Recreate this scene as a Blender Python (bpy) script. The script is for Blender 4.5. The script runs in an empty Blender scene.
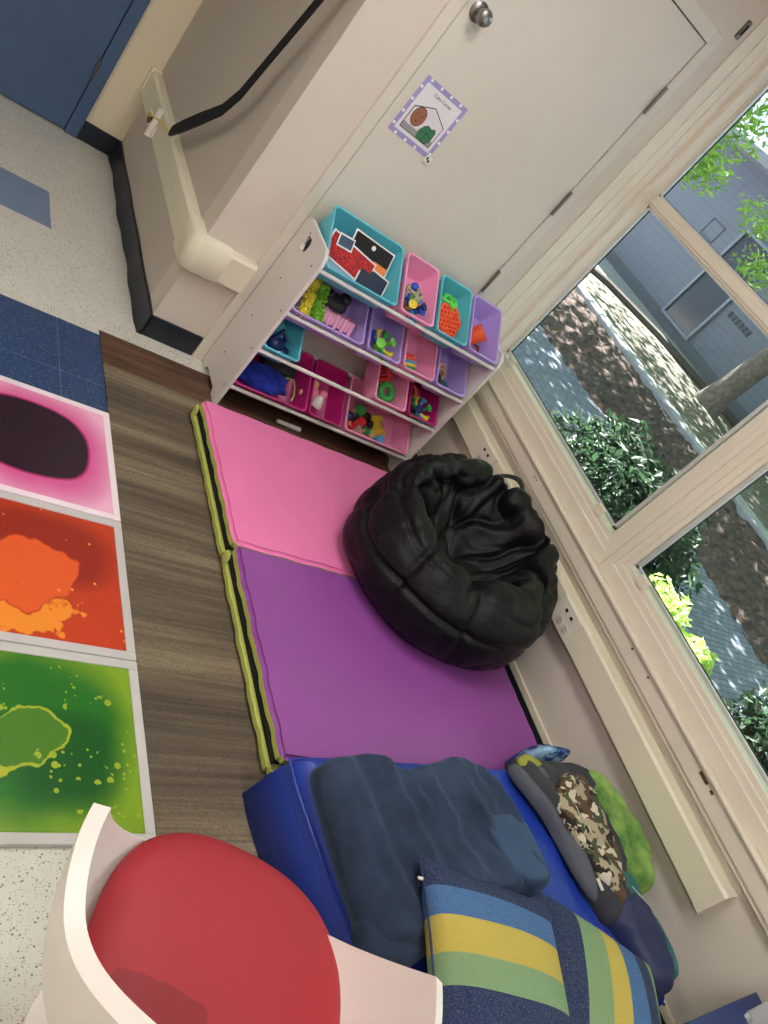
import bpy, bmesh, math, random
import numpy as np
from mathutils import Vector, Matrix
from mathutils import noise as mnoise
from math import pi, sin, cos, radians as RD
random.seed(7); rng = np.random.default_rng(7)
COL = bpy.context.scene.collection

# ------------------------------------------------------------ materials
def lin(c):
    return tuple(((v/255)/12.92 if v/255 <= .04045 else (((v/255)+.055)/1.055)**2.4) for v in c)
def nodes(name):
    m = bpy.data.materials.new(name); m.use_nodes = True
    nt = m.node_tree; b = nt.nodes['Principled BSDF']
    return m, nt, b
def N(nt, typ, **kw):
    n = nt.nodes.new(typ)
    for k, v in kw.items():
        if k.startswith('i_'): n.inputs[k[2:]].default_value = v
        elif k.startswith('n_'): n.inputs[int(k[2:])].default_value = v
        else: setattr(n, k, v)
    return n
def mix(nt, fac, a, b):
    n = nt.nodes.new('ShaderNodeMix'); n.data_type = 'RGBA'
    for idx, v in ((0, fac), (6, a), (7, b)):
        if hasattr(v, 'links') or isinstance(v, bpy.types.NodeSocket): nt.links.new(v, n.inputs[idx])
        elif idx == 0: n.inputs[0].default_value = v
        else: n.inputs[idx].default_value = (*v[:3], 1)
    return n.outputs[2]
def mth(nt, op, a, b=None, c=None, clamp=False):
    n = nt.nodes.new('ShaderNodeMath'); n.operation = op; n.use_clamp = clamp
    for i, v in enumerate((a, b, c)):
        if v is None: continue
        if isinstance(v, bpy.types.NodeSocket): nt.links.new(v, n.inputs[i])
        else: n.inputs[i].default_value = v
    return n.outputs[0]
def ramp(nt, fac, stops, interp='LINEAR'):
    r = nt.nodes.new('ShaderNodeValToRGB'); r.color_ramp.interpolation = interp
    while len(r.color_ramp.elements) < len(stops): r.color_ramp.elements.new(.5)
    for e, (p, c) in zip(r.color_ramp.elements, stops):
        e.position = p; e.color = (*c[:3], 1)
    nt.links.new(fac, r.inputs[0]); return r.outputs[0]
def objco(nt, scale=(1, 1, 1), rot=(0, 0, 0), world=False):
    if world:
        g = nt.nodes.new('ShaderNodeNewGeometry'); src = g.outputs['Position']
    else:
        t = nt.nodes.new('ShaderNodeTexCoord'); src = t.outputs['Object']
    mp = nt.nodes.new('ShaderNodeMapping'); mp.inputs['Scale'].default_value = scale; mp.inputs['Rotation'].default_value = rot
    nt.links.new(src, mp.inputs[0]); return mp.outputs[0]
def noise(nt, co, scale, detail=4, rough=.55):
    n = N(nt, 'ShaderNodeTexNoise', i_Scale=scale, i_Detail=detail, i_Roughness=rough)
    nt.links.new(co, n.inputs['Vector']); return n.outputs['Fac']
def bump(nt, b, h, strength=.3, dist=.01):
    n = N(nt, 'ShaderNodeBump', i_Strength=strength, i_Distance=dist)
    nt.links.new(h, n.inputs['Height']); nt.links.new(n.outputs[0], b.inputs['Normal'])
MATS = {}
def plain(name, rgb, rough=.5, var=.06, vs=6, bs=0, bscale=60, metal=0, spec=.5, **kw):
    if name in MATS: return MATS[name]
    m, nt, b = nodes(name); co = objco(nt)
    c = lin(rgb); f = noise(nt, co, vs)
    lo = tuple(v*(1-var) for v in c); hi = tuple(min(1, v*(1+var)) for v in c)
    nt.links.new(ramp(nt, f, [(.3, lo), (.7, hi)]), b.inputs['Base Color'])
    b.inputs['Roughness'].default_value = rough; b.inputs['Metallic'].default_value = metal
    b.inputs['Specular IOR Level'].default_value = spec
    for k, v in kw.items(): b.inputs[k].default_value = v
    if bs: bump(nt, b, noise(nt, co, bscale, 6, .65), bs, .004)
    MATS[name] = m; return m

M_wall   = plain('painted_wall', (212, 202, 191), .75, .03, 3, .35, 160)
M_walls  = plain('painted_side_wall', (196, 187, 176), .75, .03, 3, .35, 160)  # back wall tone made darker, with the alcove's shade in the colour
M_wallr  = plain('painted_window_wall', (214, 205, 193), .7, .03, 3, .25, 25)
M_cream  = plain('cream_enamel', (226, 217, 201), .4, .03, 4)
M_cream2 = plain('cream_wall', (226, 214, 190), .6, .03, 3)
M_race   = plain('raceway_plastic', (226, 220, 197), .42, .02, 4)
M_door   = plain('door_paint', (212, 205, 193), .4, .03, 2)
M_base   = plain('baseboard_vinyl', (24, 31, 42), .4, .1, 8)
M_bluedoor = plain('blue_door_paint', (72, 98, 134), .42, .05, 5)
M_dark   = plain('dark_gap', (20, 20, 20), .9, 0)
M_chrome = plain('brushed_steel', (150, 148, 145), .3, .03, 5, metal=1)
M_hinge  = plain('hinge_steel', (120, 118, 114), .35, .03, 5, metal=.9)
M_alu    = plain('aluminium_bead', (215, 216, 214), .35, .02, 5, metal=.4)
M_gask   = plain('black_gasket', (16, 17, 18), .6, 0)
M_shelf  = plain('white_laminate', (222, 216, 213), .42, .02, 4)
M_teal   = plain('teal_plastic', (96, 192, 210), .38, .03, 4)
M_pinkb  = plain('pink_plastic', (244, 158, 198), .38, .03, 4)
M_lav    = plain('lavender_plastic', (182, 156, 226), .38, .03, 4)
M_mag    = plain('magenta_plastic', (186, 36, 120), .38, .03, 4)
M_pink   = plain('pink_vinyl', (240, 128, 184), .42, .03, 5, .12, 30)
M_purple = plain('purple_vinyl', (148, 76, 158), .4, .04, 5, .12, 30)
M_lime   = plain('lime_vinyl', (190, 198, 104), .45, .08, 8, .3, 14)
M_black  = plain('black_webbing', (12, 12, 13), .8, .1)
M_white  = plain('white_plastic', (236, 228, 222), .35, .02, 3)
M_toyred = plain('red_toy', (212, 40, 40), .4); M_toyor = plain('orange_toy', (243, 92, 42), .45)
M_toyye = plain('yellow_toy', (232, 210, 66), .4); M_toygr = plain('green_toy', (54, 160, 74), .4)
M_toylime = plain('lime_toy', (130, 205, 74), .4); M_toybl = plain('blue_toy', (50, 90, 200), .4)
M_toysky = plain('sky_blue_toy', (80, 160, 215), .4); M_toynavy = plain('navy_toy', (24, 34, 96), .4)
M_toywood = plain('wood_toy', (206, 172, 122), .5); M_toypink = plain('pink_toy', (238, 140, 160), .5)
M_toydk = plain('dark_toy', (24, 22, 26), .5); M_toypeach = plain('peach_toy', (240, 180, 140), .5)
M_toybrown = plain('maroon_toy', (110, 34, 30), .5); M_silver = plain('silver_toy', (205, 205, 205), .3, metal=.5)

def mat_floor():
    m, nt, b = nodes('speckled_vinyl_tile'); co = objco(nt)
    c = mix(nt, noise(nt, co, 9, 3), lin((206, 203, 194)), lin((222, 219, 209)))
    for i, (sc, col, th) in enumerate(((75, (134, 128, 120), .19), (130, (160, 150, 136), .22), (40, (110, 106, 104), .095))):
        w = objco(nt, (1, 1+.8*i, 1), (0, 0, .9*i+.5))
        v = N(nt, 'ShaderNodeTexVoronoi', i_Scale=sc); nt.links.new(w, v.inputs['Vector'])
        k = mth(nt, 'LESS_THAN', v.outputs['Distance'], th)
        c = mix(nt, k, c, lin(col))
    nt.links.new(c, b.inputs['Base Color']); b.inputs['Roughness'].default_value = .38
    bump(nt, b, noise(nt, co, 12, 2), .05, .01); return m
def mat_navytile():
    m, nt, b = nodes('navy_speckled_tile'); co = objco(nt)
    c = mix(nt, noise(nt, co, 14, 3), lin((34, 58, 98)), lin((46, 74, 118)))
    for i, (sc, th) in enumerate(((60, .13), (110, .17))):
        w = objco(nt, (1, 1.9, 1), (0, 0, 1.1*i+.3))
        v = N(nt, 'ShaderNodeTexVoronoi', i_Scale=sc); nt.links.new(w, v.inputs['Vector'])
        c = mix(nt, mth(nt, 'MULTIPLY', mth(nt, 'LESS_THAN', v.outputs['Distance'], th), .75), c, lin((170, 184, 205)))
    nt.links.new(c, b.inputs['Base Color']); b.inputs['Roughness'].default_value = .35; return m
def mat_rug():
    m, nt, b = nodes('brown_striped_rug')
    co = objco(nt, (.8, 44, 1)); co2 = objco(nt, (.25, 4.2, 1)); fine = objco(nt, (170, 420, 60))
    a = noise(nt, co2, 1.3, 4, .6); s = noise(nt, co, 1.5, 8, .7); f = noise(nt, fine, 1, 2)
    t = mth(nt, 'ADD', mth(nt, 'MULTIPLY', a, .68), mth(nt, 'MULTIPLY', s, .32))
    c = ramp(nt, t, [(.36, lin((74, 67, 60))), (.45, lin((100, 89, 77))), (.53, lin((124, 110, 91))), (.62, lin((150, 138, 118)))])
    c = mix(nt, mth(nt, 'MULTIPLY', mth(nt, 'GREATER_THAN', f, .56), .38), c, lin((60, 50, 42)))
    nt.links.new(c, b.inputs['Base Color']); b.inputs['Roughness'].default_value = .92; b.inputs['Specular IOR Level'].default_value = .2
    bump(nt, b, mth(nt, 'ADD', s, f), .5, .004); return m
def mat_rugend():
    m, nt, b = nodes('dark_wood_grain')
    co = objco(nt, (3, 34, 3)); s = noise(nt, co, 1.2, 6, .6)
    nt.links.new(ramp(nt, s, [(.3, lin((58, 38, 30))), (.5, lin((88, 60, 46))), (.7, lin((112, 80, 60)))]), b.inputs['Base Color'])
    b.inputs['Roughness'].default_value = .6; bump(nt, b, s, .2, .003); return m
def mat_blanket(name, c1, c2, sc=5, fs=260):
    m, nt, b = nodes(name); co = objco(nt)
    a = noise(nt, co, sc, 4, .6)
    nt.links.new(ramp(nt, a, [(.35, lin(c1)), (.65, lin(c2))]), b.inputs['Base Color'])
    b.inputs['Roughness'].default_value = .95; b.inputs['Specular IOR Level'].default_value = .15
    b.inputs['Sheen Weight'].default_value = .35; b.inputs['Sheen Roughness'].default_value = .4
    b.inputs['Sheen Tint'].default_value = (*lin((150, 170, 200)), 1)
    bump(nt, b, noise(nt, co, fs, 3), .4, .003); return m
def mat_leather():
    m, nt, b = nodes('black_leatherette'); co = objco(nt)
    nt.links.new(ramp(nt, noise(nt, co, 5), [(.3, lin((6, 6, 8))), (.7, lin((11, 11, 14)))]), b.inputs['Base Color'])
    b.inputs['Roughness'].default_value = .46; b.inputs['Specular IOR Level'].default_value = .28
    v = N(nt, 'ShaderNodeTexVoronoi', i_Scale=170); nt.links.new(co, v.inputs['Vector'])
    h = mth(nt, 'ADD', mth(nt, 'MULTIPLY', v.outputs['Distance'], .08), noise(nt, co, 9, 4, .6))
    bump(nt, b, h, .5, .02); return m
def mat_stripe(name, axis, stops):
    m, nt, b = nodes(name)
    t = nt.nodes.new('ShaderNodeTexCoord'); sp = nt.nodes.new('ShaderNodeSeparateXYZ'); nt.links.new(t.outputs['Generated'], sp.inputs[0])
    c = ramp(nt, sp.outputs[axis], [(p, lin(col)) for p, col in stops], 'CONSTANT')
    f = noise(nt, objco(nt, (1, 2.2, 1)), 260, 2)
    c = mix(nt, mth(nt, 'MULTIPLY', mth(nt, 'GREATER_THAN', f, .56), .10), c, lin((205, 210, 195)))
    nt.links.new(c, b.inputs['Base Color']); b.inputs['Roughness'].default_value = .9; b.inputs['Specular IOR Level'].default_value = .2
    bump(nt, b, f, .3, .002); return m
def mat_camo():
    m, nt, b = nodes('camouflage_cloth'); co = objco(nt)
    c = mix(nt, 0.0, lin((168, 156, 132)), lin((168, 156, 132)))
    for i, (col, sc, th) in enumerate((((88, 66, 50), 17, .53), ((70, 78, 52), 21, .57), ((36, 32, 28), 26, .6), ((205, 198, 180), 24, .62))):
        mp = objco(nt, (1, 1, 1), (0, 0, i)); k = mth(nt, 'GREATER_THAN', noise(nt, mp, sc, 2, .5), th)
        c = mix(nt, k, c, lin(col))
    nt.links.new(c, b.inputs['Base Color']); b.inputs['Roughness'].default_value = .9; return m
def blobmask(nt, co, cx, cy, rx, ry, warp, wscale, edge):
    n = N(nt, 'ShaderNodeTexNoise', i_Scale=wscale, i_Detail=4); nt.links.new(co, n.inputs['Vector'])
    sp = nt.nodes.new('ShaderNodeSeparateXYZ'); nt.links.new(co, sp.inputs[0])
    x = mth(nt, 'DIVIDE', mth(nt, 'SUBTRACT', sp.outputs[0], cx), rx); y = mth(nt, 'DIVIDE', mth(nt, 'SUBTRACT', sp.outputs[1], cy), ry)
    x4 = mth(nt, 'POWER', mth(nt, 'ABSOLUTE', x), 2.6); y4 = mth(nt, 'POWER', mth(nt, 'ABSOLUTE', y), 2.6)
    d = mth(nt, 'ADD', mth(nt, 'ADD', x4, y4), mth(nt, 'MULTIPLY', mth(nt, 'SUBTRACT', n.outputs['Fac'], .5), warp))
    mr = N(nt, 'ShaderNodeMapRange'); mr.inputs['From Min'].default_value = 1+edge; mr.inputs['From Max'].default_value = 1-edge
    nt.links.new(d, mr.inputs['Value']); return mr.outputs[0]
def mat_liquid(kind):
    m, nt, b = nodes('liquid_gel_'+kind); co = objco(nt)
    if kind == 'pink':
        c = mix(nt, blobmask(nt, co, 0, 0, .225, .225, .5, 5, .5), lin((238, 178, 208)), lin((214, 92, 152)))
        c = mix(nt, blobmask(nt, co, -.02, .01, .185, .165, .35, 4, .05), c, lin((168, 30, 100)))
        c = mix(nt, blobmask(nt, co, -.02, .01, .178, .158, .35, 4, .04), c, lin((44, 26, 40)))
    elif kind == 'orange':
        g = noise(nt, co, 5, 3)
        c = mix(nt, g, lin((214, 70, 30)), lin((172, 54, 32)))
        c = mix(nt, blobmask(nt, co, .0, .08, .2, .13, 1.2, 4, .5), c, lin((150, 40, 24)))
        c = mix(nt, blobmask(nt, co, -.08, -.14, .17, .075, 5.0, 15, .10), c, lin((236, 140, 44)))
        c = mix(nt, blobmask(nt, co, -.05, -.02, .15, .12, 3.4, 7, .05), c, lin((190, 62, 28)))
        c = mix(nt, blobmask(nt, co, -.05, -.02, .145, .115, 3.4, 7, .04), c, lin((224, 90, 40)))
        v = N(nt, 'ShaderNodeTexVoronoi', i_Scale=38); nt.links.new(co, v.inputs['Vector'])
        k = mth(nt, 'MULTIPLY', mth(nt, 'LESS_THAN', v.outputs['Distance'], .17), mth(nt, 'GREATER_THAN', noise(nt, co, 6), .56))
        c = mix(nt, k, c, lin((240, 150, 50)))
    else:
        g = noise(nt, co, 4, 3)
        c = mix(nt, g, lin((24, 92, 28)), lin((44, 122, 34)))
        c = mix(nt, blobmask(nt, co, -.03, .02, .225, .215, 1.3, 5, .5), lin((126, 160, 40)), c)
        c = mix(nt, blobmask(nt, co, .04, -.05, .13, .12, .8, 4, .6), c, lin((22, 84, 30)))
        c = mix(nt, blobmask(nt, co, -.15, -.03, .08, .07, 5.0, 15, .08), c, lin((166, 172, 42)))
        c = mix(nt, blobmask(nt, co, -.05, .0, .092, .078, 4.2, 7, .04), c, lin((156, 172, 48)))
        c = mix(nt, blobmask(nt, co, -.05, .0, .085, .071, 4.2, 7, .04), c, lin((72, 120, 36)))
        for sc_, th_, ms_ in ((24, .22, .55), (55, .24, .57)):
            v = N(nt, 'ShaderNodeTexVoronoi', i_Scale=sc_); nt.links.new(co, v.inputs['Vector'])
            k = mth(nt, 'MULTIPLY', mth(nt, 'LESS_THAN', v.outputs['Distance'], th_), mth(nt, 'GREATER_THAN', noise(nt, co, 7), ms_))
            c = mix(nt, k, c, lin((150, 168, 46)))
    nt.links.new(c, b.inputs['Base Color']); b.inputs['Roughness'].default_value = .3
    b.inputs['Specular IOR Level'].default_value = .35; return m
def mat_two(name, a, c2, scale, lo, hi, rough=.9, bs=.4, detail=6, dist=.02):
    m, nt, b = nodes(name); co = objco(nt); f = noise(nt, co, scale, detail, .65)
    nt.links.new(ramp(nt, f, [(lo, lin(a)), (hi, lin(c2))]), b.inputs['Base Color'])
    b.inputs['Roughness'].default_value = rough
    if bs: bump(nt, b, f, bs, dist)
    return m
def mat_glass():
    m = bpy.data.materials.new('window_glass'); m.use_nodes = True; nt = m.node_tree
    nt.nodes.clear(); o = nt.nodes.new('ShaderNodeOutputMaterial')
    t = N(nt, 'ShaderNodeBsdfTransparent'); t.inputs[0].default_value = (.93, .96, .97, 1)
    g = N(nt, 'ShaderNodeBsdfGlossy'); g.inputs['Roughness'].default_value = .02
    fr = N(nt, 'ShaderNodeFresnel', i_IOR=1.45); mx = nt.nodes.new('ShaderNodeMixShader')
    gg = nt.nodes.new('ShaderNodeNewGeometry'); k_ = mth(nt, 'MULTIPLY', fr.outputs[0], mth(nt, 'SUBTRACT', 1.0, gg.outputs['Backfacing'])); nt.links.new(mth(nt, 'MULTIPLY', k_, .8), mx.inputs[0]); nt.links.new(t.outputs[0], mx.inputs[1]); nt.links.new(g.outputs[0], mx.inputs[2])
    nt.links.new(mx.outputs[0], o.inputs[0]); return m
def mat_leaf(name, a, c2):
    m, nt, b = nodes(name); oi = nt.nodes.new('ShaderNodeNewGeometry')
    nt.links.new(ramp(nt, oi.outputs['Random Per Island'], [(0, lin(a)), (1, lin(c2))]), b.inputs['Base Color'])
    b.inputs['Roughness'].default_value = .5; b.inputs['Transmission Weight'].default_value = 0
    tr = nt.nodes.new('ShaderNodeBsdfTranslucent'); tr.inputs[0].default_value = (*lin(c2), 1)
    mx = nt.nodes.new('ShaderNodeMixShader'); mx.inputs[0].default_value = .35
    o = nt.nodes['Material Output']
    nt.links.new(b.outputs[0], mx.inputs[1]); nt.links.new(tr.outputs[0], mx.inputs[2]); nt.links.new(mx.outputs[0], o.inputs[0]); return m
def mat_pavers():
    m, nt, b = nodes('grey_pavers'); co = objco(nt)
    br = N(nt, 'ShaderNodeTexBrick', i_Scale=5.0); nt.links.new(co, br.inputs['Vector'])
    br.inputs['Color1'].default_value = (*lin((92, 99, 114)), 1); br.inputs['Color2'].default_value = (*lin((116, 122, 138)), 1)
    br.inputs['Mortar'].default_value = (*lin((60, 64, 74)), 1); br.inputs['Mortar Size'].default_value = .02
    nt.links.new(br.outputs[0], b.inputs['Base Color']); b.inputs['Roughness'].default_value = .85; return m
def mat_siding():
    m, nt, b = nodes('grey_block_siding'); co = objco(nt, (1, 1, 1), (0, pi/2, 0))
    g = N(nt, 'ShaderNodeNewGeometry'); sp = nt.nodes.new('ShaderNodeSeparateXYZ'); nt.links.new(g.outputs['Position'], sp.inputs[0])
    k = mth(nt, 'LESS_THAN', mth(nt, 'FRACT', mth(nt, 'DIVIDE', sp.outputs[2], .11)), .1)
    c = mix(nt, mth(nt, 'MULTIPLY', k, .35), lin((104, 109, 120)), lin((70, 75, 85)))
    nt.links.new(c, b.inputs['Base Color']); b.inputs['Roughness'].default_value = .8; return m

M_floor = mat_floor(); M_navy = mat_navytile(); M_patch = plain('slate_blue_tile', (122, 142, 170), .38, .04, 20)
M_rug = mat_rug(); M_rugend = mat_rugend(); M_leather = mat_leather(); M_glass = mat_glass()

# ------------------------------------------------------------ mesh helpers
def newbm(): return bmesh.new()
def box(bm, x0, x1, y0, y1, z0, z1, bev=0, seg=2):
    r = bmesh.ops.create_cube(bm, size=1)['verts']
    for v in r:
        v.co = Vector(((x0+x1)/2+v.co.x*(x1-x0), (y0+y1)/2+v.co.y*(y1-y0), (z0+z1)/2+v.co.z*(z1-z0)))
    if bev:
        es = list({e for v in r for e in v.link_edges})
        bmesh.ops.bevel(bm, geom=es, offset=bev, segments=seg, affect='EDGES', profile=.5)
    return bm
def B(*a, **k): return box(newbm(), *a, **k)
def tube(bm, pts, r, seg=10, caps=True):
    pts = [Vector(p) for p in pts]; n = len(pts); rr = r if hasattr(r, '__len__') else [r]*n
    rings = []; up = None
    for i, p in enumerate(pts):
        t = (pts[min(i+1, n-1)]-pts[max(i-1, 0)]).normalized()
        if up is None: up = t.orthogonal().normalized()
        up = (up-t*up.dot(t)).normalized(); s = t.cross(up)
        rings.append([bm.verts.new(p+(up*cos(2*pi*k/seg)+s*sin(2*pi*k/seg))*rr[i]) for k in range(seg)])
    for a, b in zip(rings, rings[1:]):
        for k in range(seg): bm.faces.new((a[k], a[(k+1) % seg], b[(k+1) % seg], b[k]))
    if caps: bm.faces.new(rings[0][::-1]); bm.faces.new(rings[-1])
    return bm
def lathe(bm, prof, seg=24, c=(0, 0, 0)):
    rings = []
    for r, z in prof:
        if r < 1e-6: rings.append([bm.verts.new((c[0], c[1], c[2]+z))])
        else: rings.append([bm.verts.new((c[0]+r*cos(2*pi*k/seg), c[1]+r*sin(2*pi*k/seg), c[2]+z)) for k in range(seg)])
    for a, b in zip(rings, rings[1:]):
        for k in range(seg):
            k2 = (k+1) % seg
            if len(a) == 1 and len(b) == 1: continue
            if len(a) == 1: bm.faces.new((a[0], b[k2], b[k]))
            elif len(b) == 1: bm.faces.new((a[k], a[k2], b[0]))
            else: bm.faces.new((a[k], a[k2], b[k2], b[k]))
    return bm
def ball(bm, c, r, sc=(1, 1, 1), u=16, v=10):
    vs = bmesh.ops.create_uvsphere(bm, u_segments=u, v_segments=v, radius=r)['verts']
    for w in vs: w.co = Vector((c[0]+w.co.x*sc[0], c[1]+w.co.y*sc[1], c[2]+w.co.z*sc[2]))
    return bm
def prism(bm, poly, y0, y1, axis=1):
    """polygon of (a,b) extruded along an axis: 1 -> (x,z) along y ; 2 -> (x,y) along z ; 0 -> (y,z) along x"""
    def P(a, b, t): return (a, t, b) if axis == 1 else ((a, b, t) if axis == 2 else (t, a, b))
    A = [bm.verts.new(P(a, b, y0)) for a, b in poly]; C = [bm.verts.new(P(a, b, y1)) for a, b in poly]
    n = len(poly)
    bm.faces.new(A); bm.faces.new(C[::-1])
    for i in range(n): bm.faces.new((A[i], C[i], C[(i+1) % n], A[(i+1) % n]))
    return bm
def root_matrix(o):
    m = Matrix.Identity(4)
    while o: m = o.matrix_basis @ m; o = o.parent
    return m
def obj(name, bm, m, parent=None, smooth=False, local=False, ang=40):
    bmesh.ops.recalc_face_normals(bm, faces=bm.faces)
    me = bpy.data.meshes.new(name); bm.to_mesh(me); bm.free()
    if parent and not local: me.transform(root_matrix(parent).inverted())
    for mm in (m if isinstance(m, (list, tuple)) else [m]): me.materials.append(mm)
    if smooth:
        me.shade_smooth() if hasattr(me, 'shade_smooth') else None
        if ang: 
            try: me.set_sharp_from_angle(angle=RD(ang))
            except Exception: pass
    o = bpy.data.objects.new(name, me); COL.objects.link(o)
    if parent: o.parent = parent
    return o
def tag(o, label=None, cat=None, group=None, kind=None):
    if label: o['label'] = label
    if cat: o['category'] = cat
    if group: o['group'] = group
    if kind: o['kind'] = kind
    return o
def thing(name, label, cat, loc=(0, 0, 0), rot=(0, 0, 0), group=None, kind=None):
    o = bpy.data.objects.new(name, None); COL.objects.link(o); o.empty_display_size = .05
    o.location = loc; o.rotation_euler = rot
    return tag(o, label, cat, group, kind)
def struct(name, bm, m, label=None, parent=None, **k):
    o = obj(name, bm, m, parent, **k)
    if not parent: tag(o, label or name.replace('_', ' '), name.split('_')[0], kind='structure')
    return o
def recenter(o):
    """move a single-mesh thing's origin to its base"""
    me = o.data; n = len(me.vertices); a = np.empty(n*3); me.vertices.foreach_get('co', a); a = a.reshape(-1, 3)
    c = Vector(((a[:, 0].min()+a[:, 0].max())/2, (a[:, 1].min()+a[:, 1].max())/2, a[:, 2].min()))
    me.transform(Matrix.Translation(-c)); o.location = c; return o

# ------------------------------------------------------------ camera
cam = bpy.data.cameras.new('camera'); co_ = bpy.data.objects.new('camera', cam); COL.objects.link(co_)
Rm = Matrix(((0.7275751479246406, -0.278275791545963, 0.6270542145316503), (0.25651136477061104, -0.7373860463739148, -0.6248709773677804), (0.6362674939567129, 0.6154871261468547, -0.4651228586959899)))
flip = Matrix(((1, 0, 0), (0, -1, 0), (0, 0, -1)))
Rw = Rm.transposed() @ flip
co_.matrix_world = Matrix.Translation((-2.0151, -2.8570, 1.7121)) @ Rw.to_4x4()
cam.sensor_fit = 'HORIZONTAL'; cam.sensor_width = 36; cam.lens = 830*36/768; cam.clip_start = .02; cam.clip_end = 200
bpy.context.scene.camera = co_

# ------------------------------------------------------------ room shell
FX0, FX1, FY0, FY1, CZ = -4.6, .85, -5.4, 1.62, 2.8
bm = newbm(); T = .305
x = -1.14; xs = sorted([x+T*k for k in range(-12, 8)]); xs = [max(FX0, min(FX1, v)) for v in xs]; xs = sorted(set([FX0, FX1]+xs))
ys = [.167+T*k for k in range(-19, 6)]; ys = sorted(set([max(FY0, min(FY1, v)) for v in ys]+[FY0, FY1]))
g = .0003
fb = newbm()
box(bm, FX0, FX1, FY0, FY1, -.08, -.002)
for i in range(len(xs)-1):
    for j in range(len(ys)-1):
        cx, cy = (xs[i]+xs[i+1])/2, (ys[j]+ys[j+1])/2
        n0 = len(bm.faces)
        vs = [bm.verts.new(p) for p in ((xs[i]+g, ys[j]+g, 0), (xs[i+1]-g, ys[j]+g, 0), (xs[i+1]-g, ys[j+1]-g, 0), (xs[i]+g, ys[j+1]-g, 0))]
        f = bm.faces.new(vs)
        if -.75 < cy < -.138: f.material_index = 1
        elif (-1.445 < cx < -1.14 or -2.36 < cx < -2.05) and .47 < cy < .775: f.material_index = 2
struct('floor', bm, [M_floor, M_navy, M_patch], 'speckled cream vinyl tile floor with navy and slate blue tiles')
struct('ceiling', B(FX0, FX1, FY0, FY1, CZ, CZ+.1), M_walls, 'white ceiling')
struct('wall_left', B(FX0-.12, FX0, FY0, FY1, 0, CZ), M_cream2, 'left wall of the room')
struct('wall_front', B(FX0, FX1, FY0-.12, FY0, 0, CZ), M_cream2, 'wall behind the camera')
# far alcove wall with the blue door
YF = 1.48
bm = newbm(); box(bm, -.985, -.79, YF, YF+.12, 0, CZ); box(bm, -2.03, -.985, YF, YF+.12, 2.13, CZ); box(bm, FX0, -2.03, YF, YF+.12, 0, CZ)
struct('wall_far', bm, M_cream2, 'cream wall around the blue door')
d = thing('door_2', 'blue painted door with blue frame at the far end', 'door', (-1.5, YF, 0), kind='structure')
bm = newbm(); box(bm, -1.047, -.985, YF-.022, YF+.1, 0, 2.13, .003); box(bm, -2.03, -1.97, YF-.022, YF+.1, 0, 2.13, .003); box(bm, -1.97, -1.047, YF-.022, YF+.1, 2.07, 2.13, .003)
obj('frame', bm, M_bluedoor, d)
obj('slab', B(-1.966, -1.051, YF-.012, YF+.035, .008, 2.066, .002), M_bluedoor, d)
obj('gap_shade_panel', B(-1.97, -1.047, YF+.04, YF+.1, 0, 2.07), M_dark, d)  # full-height dark sheet behind the slab, standing in for shade in the gaps
for z in (.357, 1.1, 1.85):
    obj('hinge', tube(newbm(), [(-1.049, YF-.018, z-.05), (-1.049, YF-.018, z+.05)], .008), M_hinge, d, True)
# alcove side (return wall) and back wall
struct('wall_alcove', B(-.79, -.66, .12, YF, 0, CZ), M_walls, 'grey side wall of the alcove with the raceway')
bm = newbm(); box(bm, -.79, -.56, -.004, .12, 0, CZ); box(bm, -.56, .416, 0, .12, 2.17, CZ); box(bm, .416, .722, 0, .12, 0, CZ)
struct('wall_back', bm, M_wall, 'beige back wall around the cream door')
# door 1
d = thing('door_1', 'cream painted door with knob and steel hinges behind the toy shelf', 'door', (-.07, 0, 0), kind='structure')
bm = newbm(); box(bm, -.56, -.511, -.018, .1, 0, 2.17, .002); box(bm, .367, .416, -.018, .1, 0, 2.17, .002); box(bm, -.511, .367, -.018, .1, 2.118, 2.17, .002)
obj('frame', bm, M_door, d)
obj('slab', B(-.507, .363, -.012, .03, .008, 2.114, .0015), M_door, d)
obj('gap_shade_backing', B(-.512, .368, .032, .09, 0, 2.118), M_dark, d)  # dark plane behind the slab puts shade into the narrow door gaps
for z in (.33, .95, 1.375, 1.87):
    bm = newbm(); tube(bm, [(.365, -.022, z-.058), (.365, -.022, z+.058)], .007)
    for k in (-.02, .02): tube(bm, [(.365, -.022, z+k-.001), (.365, -.022, z+k+.001)], .0076)
    obj('hinge', bm, M_hinge, d, True)
bm = lathe(newbm(), [(0, 0), (.034, 0), (.034, .004), (.028, .009), (.014, .011), (.0125, .03), (.02, .036), (.027, .046), (.0285, .056), (.025, .066), (.014, .072), (.009, .0725), (.009, .069), (0, .069)], 32)
bm.transform(Matrix.Translation((-.452, -.012, 1.665)) @ Matrix.Rotation(pi/2, 4, 'X'))
kn = obj('knob', bm, M_chrome, d, True)
# small latch plate on the wall at the top right
bm = newbm(); box(bm, .452, .474, -.012, 0, 2.2, 2.27, .004); 
o = obj('slot', B(.458, .468, -.014, -.011, 2.215, 2.255), M_dark); o.name = 'latch_slot'
p = obj('latch_plate', bm, M_hinge); tag(p, 'small steel slotted plate on the wall above the door corner', 'plate'); o.parent = p
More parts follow.
